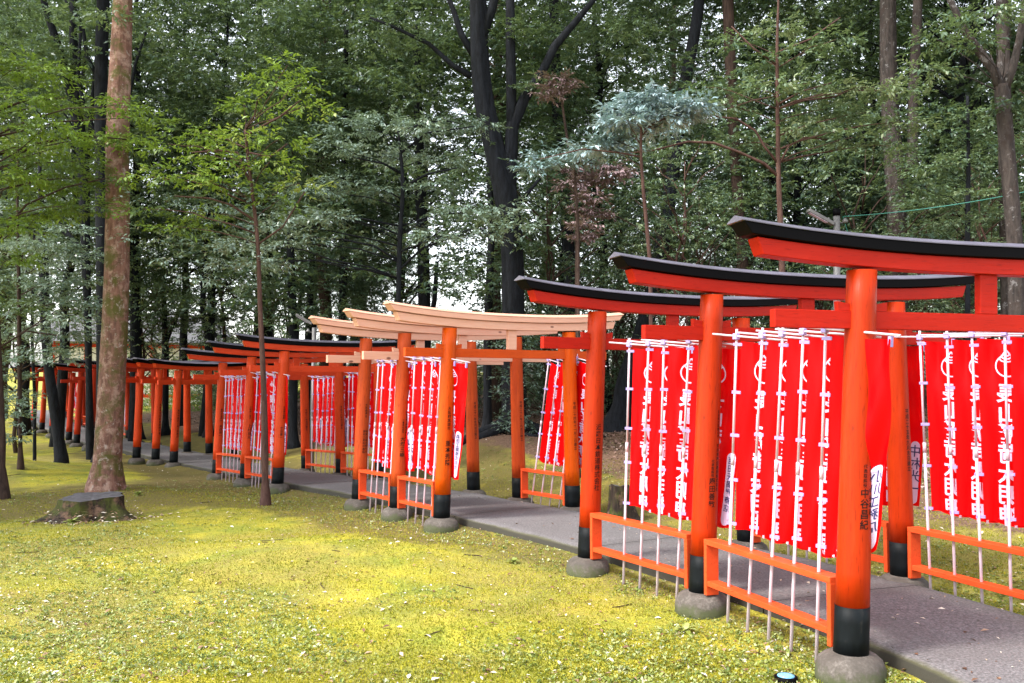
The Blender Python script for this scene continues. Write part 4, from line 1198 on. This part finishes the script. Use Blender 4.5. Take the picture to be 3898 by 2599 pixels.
# young trees in the bright wood left of the path
for k_, (x, y, sc) in enumerate([(-15.2, 24.5, 1.2), (-14.6, 27.0, 1.5), (-18.2, 30.5, 1.6), (-20.5, 33.0, 1.5), (-22.0, 38.0, 1.8), (-17.6, 27.5, 1.3), (-25.0, 40.5, 1.9), (-13.6, 33.5, 1.7), (-11.5, 36.0, 1.8), (-15.5, 40.0, 1.9), (-9.0, 31.5, 1.5), (-19.5, 44.0, 2.0), (-28.5, 46.0, 2.1), (-10.5, 42.0, 1.9)]):
    placed.append((x, y))
    plant_tree(LAYER[k_ % 2], x, y, k_ * 2.1, sc, 'young_tree', 'leafy young tree among the far gates at the left', 'tree', 'young trees by the far gates')
for k_, (x, y, sc) in enumerate([(-15.0, 30.0, 1.0), (-18.8, 35.2, 1.1), (-23.5, 41.5, 1.2), (-10.8, 32.0, 1.0), (-20.5, 48.0, 1.25), (-27.5, 49.0, 1.3), (-13.5, 37.5, 1.1), (-16.5, 24.8, .95), (-31.0, 54.0, 1.4), (-9.2, 35.0, 1.2), (-11.6, 41.0, 1.35), (-6.4, 31.5, 1.1), (-12.8, 31.0, 1.1), (-8.0, 46.0, 1.45)]):
    placed.append((x, y))
    plant_tree(KIND[(1, 0, 3)[k_ % 3]], x, y, k_ * 1.7, sc, 'evergreen_tree', 'tall evergreen tree among the far gates at the left', 'tree', 'tall trees by the far gates')
# mid-height layered trees and shrubs that fill the wood between the trunks
UL = {'L': 'low leafy young tree in the wood at the left', 'C': 'low leafy young tree in the wood behind the cedar-topped gates', 'R': 'low leafy young tree in the wood behind the black-topped gates'}
n_t = 0
for _ in range(4000):
    if n_t >= 44: break
    y = 15.5 + 26 * rg.random()
    x = rg.uniform(-.55, .66) * y
    lat = float(path_coord(x, y)[0][0])
    if lat < 4.4 or not free(x, y, 1.5): continue
    u = x / y
    if u < -.12 and (y < 27 or rg.random() < .5): continue
    if u < .04 and rg.random() < .7: continue
    if u < .16 and y < 20.5: continue
    placed.append((x, y))
    z_ = 'L' if u < -.2 else ('C' if u < .15 else 'R')
    plant_tree(LAYER[rg.randrange(2)], x, y, rg.uniform(0, 6.28), rg.uniform(.8, 1.35), 'young_tree', UL[z_], 'tree', 'young trees %s' % z_)
    n_t += 1
SLB = {'L': 'evergreen shrub under the trees at the left', 'C': 'evergreen shrub under the trees behind the cedar-topped gates', 'R': 'evergreen shrub under the trees behind the black-topped gates'}
n_t = 0
for _ in range(4000):
    if n_t >= 52: break
    y = 17 + 32 * rg.random()
    x = rg.uniform(-.45, .66) * y
    lat = float(path_coord(x, y)[0][0])
    if lat < 5.2 or not free(x, y, 1.1): continue
    u = x / y
    if u < -.05 and y < 30: continue
    if u < .04 and rg.random() < .7: continue
    if u < .18 and y < 24: continue
    placed.append((x, y))
    z_ = 'L' if u < -.2 else ('C' if u < .15 else 'R')
    plant_tree(SHRUB[rg.randrange(2)], x, y, rg.uniform(0, 6.28), rg.uniform(.75, 1.35), 'evergreen_shrub', SLB[z_], 'shrub', 'forest shrubs %s' % z_)
    n_t += 1
# the wood goes on to the right of the frame
for k_, (x, y, sc) in enumerate([(15.0, 19.5, 1.0), (19.0, 22.5, 1.1), (23.0, 28.0, 1.15), (18.5, 27.5, 1.0), (27.5, 34.5, 1.2), (31.0, 40.0, 1.3), (13.5, 15.0, .9), (24.0, 35.0, 1.2)]):
    plant_tree(KIND[(0, 2, 3, 1)[k_ % 4]], x, y, k_ * 1.1, sc, 'evergreen_tree', 'evergreen tree in the wood beyond the right edge of the photograph', 'tree', 'trees beyond the right edge')
    plant_tree(SHRUB[k_ % 2], x - 1.6, y + 1.2, k_ * 2.3, 1.2, 'evergreen_shrub', 'evergreen shrub in the wood beyond the right edge of the photograph', 'shrub', 'shrubs beyond the right edge')

# ivy-like leaves at the foot of the big forked tree
rng = np.random.default_rng(31)
b0 = at(1188, 930, 19.9)
iv = []
for i in range(26):
    zz = rg.uniform(.1, 2.2)
    a = rg.uniform(-2.6, -.4)
    iv.append((.36 * math.cos(a), .36 * math.sin(a), zz, .22, .12, 12, 6))
V, T = sprays_leaves(rng, iv, .09, tone=(.3, .2))
tag(put('ivy', leaves_mesh('ivy', V, T, M['leaf_blue']), None, (b0.x, b0.y, gz(b0.x, b0.y))), 'dark ivy leaves climbing the foot of the big forked tree', 'ivy')

# unseen trees added at the left to cast shade on the mid-lawn
for k_, (x, y, sc, lb) in enumerate([(-12.6, 9.6, 1.0, 'added shade tree nearest the camera, outside the left edge'), (-14.5, 13.2, 1.1, 'second added shade tree outside the left edge'),
                                     (-16.5, 19.0, 1.15, 'third added shade tree outside the left edge, near the swell')]):
    plant_tree(KIND[(k_ * 2) % 5], x, y, k_ * 1.3, sc, 'evergreen_tree', lb, 'tree', 'added shade trees')

# far wood that reads as one mass
rng = np.random.default_rng(55)
sp = []
for _ in range(850):
    y = rng.uniform(64, 92); x = rng.uniform(-.66, .68) * y
    u = x / y
    z = 26 * rng.random() ** 1.1 - 1
    if u < .0 and z < 9 and rng.random() < .75: continue
    if rng.random() < .2 + .55 * (z > 11): continue
    r_ = rng.uniform(1.0, 2.2)
    sp.append((x, y, z, r_, r_ * .35, 30, 6))
V, T = sprays_leaves(rng, sp, .30, tone=(.5, .22), twl=.7)
tag(put('distant_wood', leaves_mesh('distant_wood', V, T, M['leaf_forest'])), kind='stuff')
# sunlit yellow-green thicket in the clearing beyond the far gates
rng = np.random.default_rng(56)
sp = []
for _ in range(260):
    y = rng.uniform(46, 60); x = rng.uniform(-.42, .04) * y
    z = gz(x, y) + 3.2 * rng.random() ** 1.2
    r_ = rng.uniform(.5, 1.1)
    sp.append((x, y, z, r_, r_ * .4, 34, 7))
V, T = sprays_leaves(rng, sp, .16, tone=(.72, .2), twl=.4)
tag(put('thicket', leaves_mesh('thicket', V, T, M['leaf_bright'])), kind='stuff')

# ------------------------------------------------------------------ stumps
def stump(name, label, x, y, r_, h, seed, roots, cut=True):
    rg = random.Random(seed)
    z = gz(x, y)
    t = thing(name, label, 'stump', (x, y, z), 0)
    ph = [rg.uniform(0, 6.28) for _ in range(6)]
    mb = MB()
    K, N = 60, 16
    def rad(a, u):
        flare = 1 + .40 * (1 - u) ** 3.2 + .06 * (1 - u)
        lump = 1 + .10 * math.sin(3 * a + ph[0]) + .07 * math.sin(5 * a + ph[1]) + .045 * math.sin(11 * a + ph[2] + u * 3) + .03 * math.sin(23 * a + ph[3])
        for ra, rl in roots:
            da = (a - ra + PI) % (2 * PI) - PI
            flare += rl * math.exp(-(da / .30) ** 2) * (1 - u) ** 2.4
        return r_ * flare * lump
    for j in range(N + 1):
        u = j / N
        for q in range(K):
            a = 2 * PI * q / K
            rr = rad(a, u)
            top = h * (1 - .10 * (.5 + .5 * math.sin(a + ph[4])) - .06 * (.5 + .5 * math.sin(4 * a + ph[5])))
            px_, py_ = rr * math.cos(a), rr * math.sin(a)
            gl = gz(x + px_, y + py_) - z if j < 4 else 0
            mb.v.append((px_, py_, -.12 + (top + .12) * u + (gl if j < 4 else 0)))
    for j in range(N):
        for q in range(K): mb.f.append((j * K + q, j * K + (q + 1) % K, (j + 1) * K + (q + 1) % K, (j + 1) * K + q))
    put('bark', mb.mesh('bark', M['stump_bark'], True), t)
    e = N * K
    mc = MB()
    ring = [mb.v[e + q] for q in range(K)]
    c = (0, 0, sum(p[2] for p in ring) / K - .01)
    V = ring + [(c[0] + (p[0]) * .5, c[1] + p[1] * .5, (p[2] + c[2]) / 2 + rg.uniform(-.008, .008)) for p in ring] + [c]
    F = [(q, (q + 1) % K, K + (q + 1) % K, K + q) for q in range(K)] + [(K + q, K + (q + 1) % K, 2 * K) for q in range(K)]
    put('cut_top', MB().add(V, F).mesh('cut_top', M['stump_cut'], True), t)
    return t
stump('tree_stump', 'wide low mossy stump with a crumbling side in front of the thick trunk', -5.86, 12.75, .40, .34, 3, [(R(205), 1.7), (R(255), .7), (R(-15), .9), (R(300), .45), (R(235), .6)])
stump('tree_stump', 'narrow upright dark stump behind the banners right of the railway-company pillar', *at(1425, 1150, 11.9).xy, .15, .50, 4, [(R(-20), 1.1), (R(190), .7), (R(260), .5)])
# splinters and crumbs of rotten wood by the first stump
rng = np.random.default_rng(8)
V = []
for i in range(260):
    a = rng.uniform(-2.6, .3); d_ = .42 + .42 * rng.random()
    x, y = -5.86 + d_ * math.cos(a) * 1.25, 12.75 + d_ * math.sin(a)
    z = gz(x, y) + .02 + .12 * rng.random() * (d_ < .6)
    an = rng.uniform(0, 6.28); l_ = rng.uniform(.02, .10); w_ = rng.uniform(.006, .022)
    dx, dy, dz = math.cos(an) * l_, math.sin(an) * l_, rng.uniform(-.02, .03)
    V += [(x, y, z), (x + dx * .5 - math.sin(an) * w_, y + dy * .5 + math.cos(an) * w_, z + dz * .5 + .008), (x + dx, y + dy, z + dz), (x + dx * .5 + math.sin(an) * w_, y + dy * .5 - math.cos(an) * w_, z + dz * .5)]
tag(put('wood_splinters', leaves_mesh('wood_splinters', np.array(V), rng.random(260), M['leaf_fall'])), kind='stuff')

# ------------------------------------------------------------------ lamp posts, cables, ground lamp
def lamp(label, base, ztop, r_, arm, seed):
    x, y = base
    z = gz(x, y)
    t = thing('lamp_post', label, 'lamp post', (x, y, z), 0, 'lamp posts behind the gates')
    H = ztop - z
    put('pole', MB().tube([(0, 0, -.2), (0, 0, H)], [r_, r_ * .88], 16).mesh('pole', M['metal'], True), t)
    put('cap', MB().tube([(0, 0, H - .10), (0, 0, H + .02)], r_ * 1.03, 16).mesh('cap', M['black'], True), t)
    a, b_ = Vector(arm[0]), Vector(arm[1])
    a.z += H; b_.z += H
    d = (b_ - a)
    q = d.to_track_quat('X', 'Z').to_matrix()
    hd = put('lamp_head', MB().box((a + b_) / 2, (d.length, .11, .06), q).mesh('lamp_head', M['metal'], bevel=.008), t)
    put('lens', MB().box((a + b_) / 2 + q @ Vector((.04, 0, -.033)), (d.length * .7, .085, .008), q).mesh('lens', M['white_print']), hd)
    put('bracket', MB().tube([(0, 0, a.z - .04), tuple(a)], .018, 8).mesh('bracket', M['metal'], True), t)
    for s in (-1, 1):
        put('insulator', MB().lathe([(.012, -.02), (.055, .0), (.045, .02), (.025, .05), (.012, .07)], 12, (s * .14, 0, H - .20)).tube([(0, 0, H - .22), (s * .14, 0, H - .21)], .010, 6).mesh('insulator', M['metal'], True), t)
    return t
p = at(1922, 560, 15.2)
lamp('grey lamp post with black cap and pale slanting lamp head behind the nearest gate', (p.x, p.y), at(1922, 482, 15.2).z, px2m(8.5, 15.2), [(-.06, 0, -.24), (-.50, -.06, -.02)], 1)
p = at(721, 770, 21.5)
lamp('thin grey lamp post with a slanting lamp head behind the farthest cedar gate', (p.x, p.y), at(721, 742, 21.5).z, px2m(5, 21.5), [(-.05, 0, -.02), (-.42, -.03, .20)], 2)
def cable(label, a, b_, sag, r_, mat):
    pts = []
    for i in range(29):
        t = i / 28
        q = a.lerp(b_, t)
        q.z -= sag * 4 * t * (1 - t)
        pts.append(q)
    tag(put('cable', MB().tube(pts, r_, 6).mesh('cable', M[mat], True)), label, 'cable')
cable('green cable running from the near lamp post to the right edge', at(1936, 497, 15.2), at(2520, 402, 13.2), .10, .0075, 'wire')
cable('short green cable hanging down beside the near lamp post', at(1936, 497, 15.2), at(1958, 560, 15.3), .03, .007, 'wire')
cable('thin dark cable strung low from the far lamp post towards the forked tree', at(724, 748, 21.5), at(1180, 712, 19.8), .25, .006, 'black')
p = (1.66, 5.50)
t = thing('ground_lamp', 'small round blue-topped lamp sunk in the moss near the nearest stone', 'ground lamp', (*p, gz(*p)), 0)
put('rim', MB().lathe([(.055, -.06), (.068, -.05), (.068, .028), (.060, .034), (.052, .030)], 24).mesh('rim', M['black'], True), t)
put('glass', MB().lathe([(.053, .026), (.050, .036), (.030, .041), (.006, .042)], 24).mesh('glass', M['blue_glass'], True), t)

# shrine hall far off at the end of the path
M['plaster'] = plain('white_plaster', (.80, .78, .74), .8, .1, 3)
M['roof'] = plain('roof_tiles', (.12, .12, .13), .7, .3, 20)
hx, hy = -27.0, 66.0
t = thing('shrine_hall', 'far white-walled hall with red posts, half hidden by the trees at the left', 'shrine hall', (hx, hy, gz(hx, hy) - .3), R(14))
put('wall', MB().box((0, 0, 2.4), (11, 4, 4.8)).mesh('wall', M['plaster']), t)
for i in range(6): put('post', MB().box((-5.4 + i * 2.16, -2.06, 2.4), (.26, .12, 4.8)).mesh('post', M['coral_pillar']), t)
for zz in (1.0, 3.0, 4.5): put('beam', MB().box((0, -2.05, zz), (10.9, .10, .24)).mesh('beam', M['coral_beam']), t)
put('roof', MB().add([(-6.4, -3.2, 4.75), (6.4, -3.2, 4.75), (6.4, 3.2, 4.75), (-6.4, 3.2, 4.75), (-5.6, 0, 6.9), (5.6, 0, 6.9)], [(0, 1, 5, 4), (2, 3, 4, 5), (0, 4, 3), (1, 2, 5), (3, 2, 1, 0)]).mesh('roof', M['roof']), t)

# ------------------------------------------------------------------ small plants and ground cover
rng = np.random.default_rng(12)
def rosette(label, x, y, n_, L_, seed, name='broadleaf_plant', mat='leaf_weed', tone=(.35, .6)):
    r_ = random.Random(seed)
    z = gz(x, y)
    V, F, T = [], [], []
    for i in range(n_):
        a = i * 2.4 + r_.uniform(-.3, .3); ln = L_ * r_.uniform(.6, 1); el = r_.uniform(.25, 1.0)
        d = Vector((math.cos(a), math.sin(a), 0)); s = Vector((-math.sin(a), math.cos(a), 0))
        o = len(V)
        for j in range(5):
            u = j / 4
            c = d * (ln * u * math.cos(el)) + Vector((0, 0, .015 + ln * (u * math.sin(el) - .45 * u * u)))
            wd = ln * .17 * math.sin(PI * (.12 + .86 * u) ** 1.0)
            V += [tuple(c - s * wd), tuple(c + s * wd)]
        for j in range(4): F.append((o + 2 * j, o + 2 * j + 1, o + 2 * j + 3, o + 2 * j + 2)); T.append(r_.uniform(*tone))
    return tag(put(name, np_mesh(name, np.array(V), np.array(F), M[mat], {'tone': np.array(T)}), None, (x, y, z)), label, 'plant')
q = at(1575, 1398, 6.55)
rosette('pale green broad-leaved plant sprouting at the stone of the second gate', q.x, q.y, 14, .14, 1)
q = at(1105, 1078, 14.9)
rosette('clump of withered rusty fern fronds beside the right stone of the farthest cedar gate', -.98, 14.0, 22, .26, 2, 'withered_fern', 'leaf_fall', (.1, .42))
rosette('small pale plant at the path edge right of the sapling', *at(902, 1090, 13.4).xy, 12, .14, 3)
rosette('small green weed clump at the path edge left of the railway-company pillar', *at(1180, 1262, 9.0).xy, 14, .11, 4)
rosette('green sprouts at the right foot of the thick mossy trunk', *at(318, 1118, 15.4).xy, 22, .18, 5)
rosette('pale green weeds in front of the mossy stump', *at(165, 1172, 12.1).xy, 26, .16, 6)

def frustum_pts(n_, y0, y1, pw, ulo=-.78, uhi=.74):
    y = y0 + (y1 - y0) * rng.random(n_) ** pw
    x = (ulo + (uhi - ulo) * rng.random(n_)) * y
    return x, y
def card_leaves(x, y, z, L_, W_, tilt, lift=0.0):
    n_ = len(x)
    a = rng.random(n_) * 2 * PI
    el = rng.normal(lift, tilt, n_)
    d = np.stack([np.cos(a) * np.cos(el), np.sin(a) * np.cos(el), np.sin(el)], 1)
    up = np.stack([rng.normal(0, tilt, n_), rng.normal(0, tilt, n_), np.ones(n_)], 1)
    s = nrm(np.cross(up, d)); nn = nrm(np.cross(d, s))
    P = np.stack([x, y, z], 1)
    L_ = np.asarray(L_)[:, None]; W_ = np.asarray(W_)[:, None]
    V = np.stack([P, P + d * L_ * .5 + s * W_ + nn * W_ * .5, P + d * L_, P + d * L_ * .5 - s * W_ + nn * W_ * .5], 1)
    return V.reshape(-1, 3)
# moss tips over the near lawn
x, y = frustum_pts(410000, 5.0, 17, 2.0)
z, lat = ground_z(x, y, True)
ok = (lat < -.80) | (lat > 1.05)
x, y, z = x[ok], y[ok], z[ok]
dens = .5 + .5 * vnoise(x * 2.3, y * 2.3, 9.0) + .5 * vnoise(x * 7, y * 7, 4.0)
ok = rng.random(len(x)) < np.clip(dens + .25, .06, 1) * np.clip(1.1 - 1.5 * bare_at(x, y), .12, 1)
x, y, z = x[ok], y[ok], z[ok]
tn = np.clip(.46 + .20 * vnoise(x * 1.5, y * 1.5, 7.0) + .10 * vnoise(x * 6, y * 6, 2.0) + rng.normal(0, .13, len(x)), 0, 1)
V = card_leaves(x, y, z - .003, .010 + .022 * rng.random(len(x)) ** 1.5, .0026 + .003 * rng.random(len(x)), .5, .8)
tag(put('moss', leaves_mesh('moss', V, tn, M['leaf_moss'])), kind='stuff')
# pale grit and leaf crumbs where the lawn is worn through
x, y = frustum_pts(60000, 5.0, 13, 1.6)
z, lat = ground_z(x, y, True)
pb = bare_at(x, y) * np.clip(.6 + vnoise(x * 3.3, y * 3.3, 21.0) + .5 * vnoise(x * 9, y * 9, 22.0), .05, 1.6) + .30 * np.exp(-((lat + .85) / .16) ** 2)
ok = ((lat < -.70) | (lat > 1.0)) & (rng.random(len(x)) < pb * .9)
x, y, z = x[ok], y[ok], z[ok]
sz = .008 + .022 * rng.random(len(x)) ** 2
V = card_leaves(x, y, z + .006, sz, sz * .34, .4, .15)
tag(put('grit', leaves_mesh('grit', V, np.clip(rng.choice([.05, .3, .85], len(x), p=[.2, .25, .55]) + rng.normal(0, .1, len(x)), 0, 1), M['leaf_fall'])), kind='stuff')
# low weeds
x, y = frustum_pts(58000, 5.0, 19, 1.8)
z, lat = ground_z(x, y, True)
cl = vnoise(x * 1.3 + 5, y * 1.3, 11.0) + .6 * vnoise(x * 4, y * 4, 12.0) + .45 * np.exp(-((lat + 1.0) / .35) ** 2) + .35 * (y < 6.6)
ok = ((lat < -.72) | (lat > 1.0)) & (cl + .35 * rng.random(len(x)) > .34)
x, y, z = x[ok], y[ok], z[ok]
k_ = 4
xr = np.repeat(x, k_) + rng.normal(0, .012, len(x) * k_); yr = np.repeat(y, k_) + rng.normal(0, .012, len(x) * k_); zr = np.repeat(z, k_) + .012 * rng.random(len(x) * k_)
sz = np.repeat(.014 + .022 * rng.random(len(x)) ** 2, k_)
tn = np.clip(np.repeat(rng.normal(.42, .27, len(x)), k_) + rng.normal(0, .14, len(xr)), 0, 1)
V = card_leaves(xr, yr, zr, sz, sz * .26, .35, .35)
tag(put('weeds', leaves_mesh('weeds', V, tn, M['leaf_weed'])), kind='stuff')
# fallen leaves on lawn and path
x, y = frustum_pts(8500, 5.0, 24, 1.5)
z, lat = ground_z(x, y, True)
lt, zp = path_coord(x, y)
on = np.abs(lat - .106) < .74
keep = ~on | (rng.random(len(x)) < .22)
z = np.where(on, zp - .022, z + .008)
x, y, z, on = x[keep], y[keep], z[keep], on[keep]
sz = .018 + .045 * rng.random(len(x)) ** 2
V = card_leaves(x, y, z, sz, sz * .24, .20, .08)
tag(put('fallen_leaves', leaves_mesh('fallen_leaves', V, rng.random(len(x)) ** .9, M['leaf_fall'])), kind='stuff')
# leaf litter on the bank behind the gates
x, y = frustum_pts(60000, 9, 44, 1.15, -.5, .66)
z, lat = ground_z(x, y, True)
ok = lat + 1.2 * vnoise(x * .6, y * .6, 5.0) > 3.4 + 1.5 * rng.random(len(x))
x, y, z = x[ok], y[ok], z[ok]
sz = .05 + .06 * rng.random(len(x))
V = card_leaves(x, y, z + .01, sz, sz * .26, .35, .15)
tag(put('leaf_litter', leaves_mesh('leaf_litter', V, rng.random(len(x)), M['leaf_litter'])), kind='stuff')
# dead twigs lying about
mb = MB()
rg = random.Random(6)
for i in range(60):
    y = rg.uniform(5.4, 20); x = rg.uniform(-.58, .25) * y
    if abs(float(path_coord(x, y)[0][0])) < 1.2: continue
    a = rg.uniform(0, 6.28); l_ = rg.uniform(.06, .30)
    pts = []
    for j in range(4):
        px_, py_ = x + math.cos(a) * l_ * j / 3 + rg.uniform(-.01, .01), y + math.sin(a) * l_ * j / 3 + rg.uniform(-.01, .01)
        pts.append((px_, py_, gz(px_, py_) + .008))
    mb.tube(pts, rg.uniform(.002, .005), 5)
tag(put('twigs', mb.mesh('twigs', M['bark_brown'])), kind='stuff')
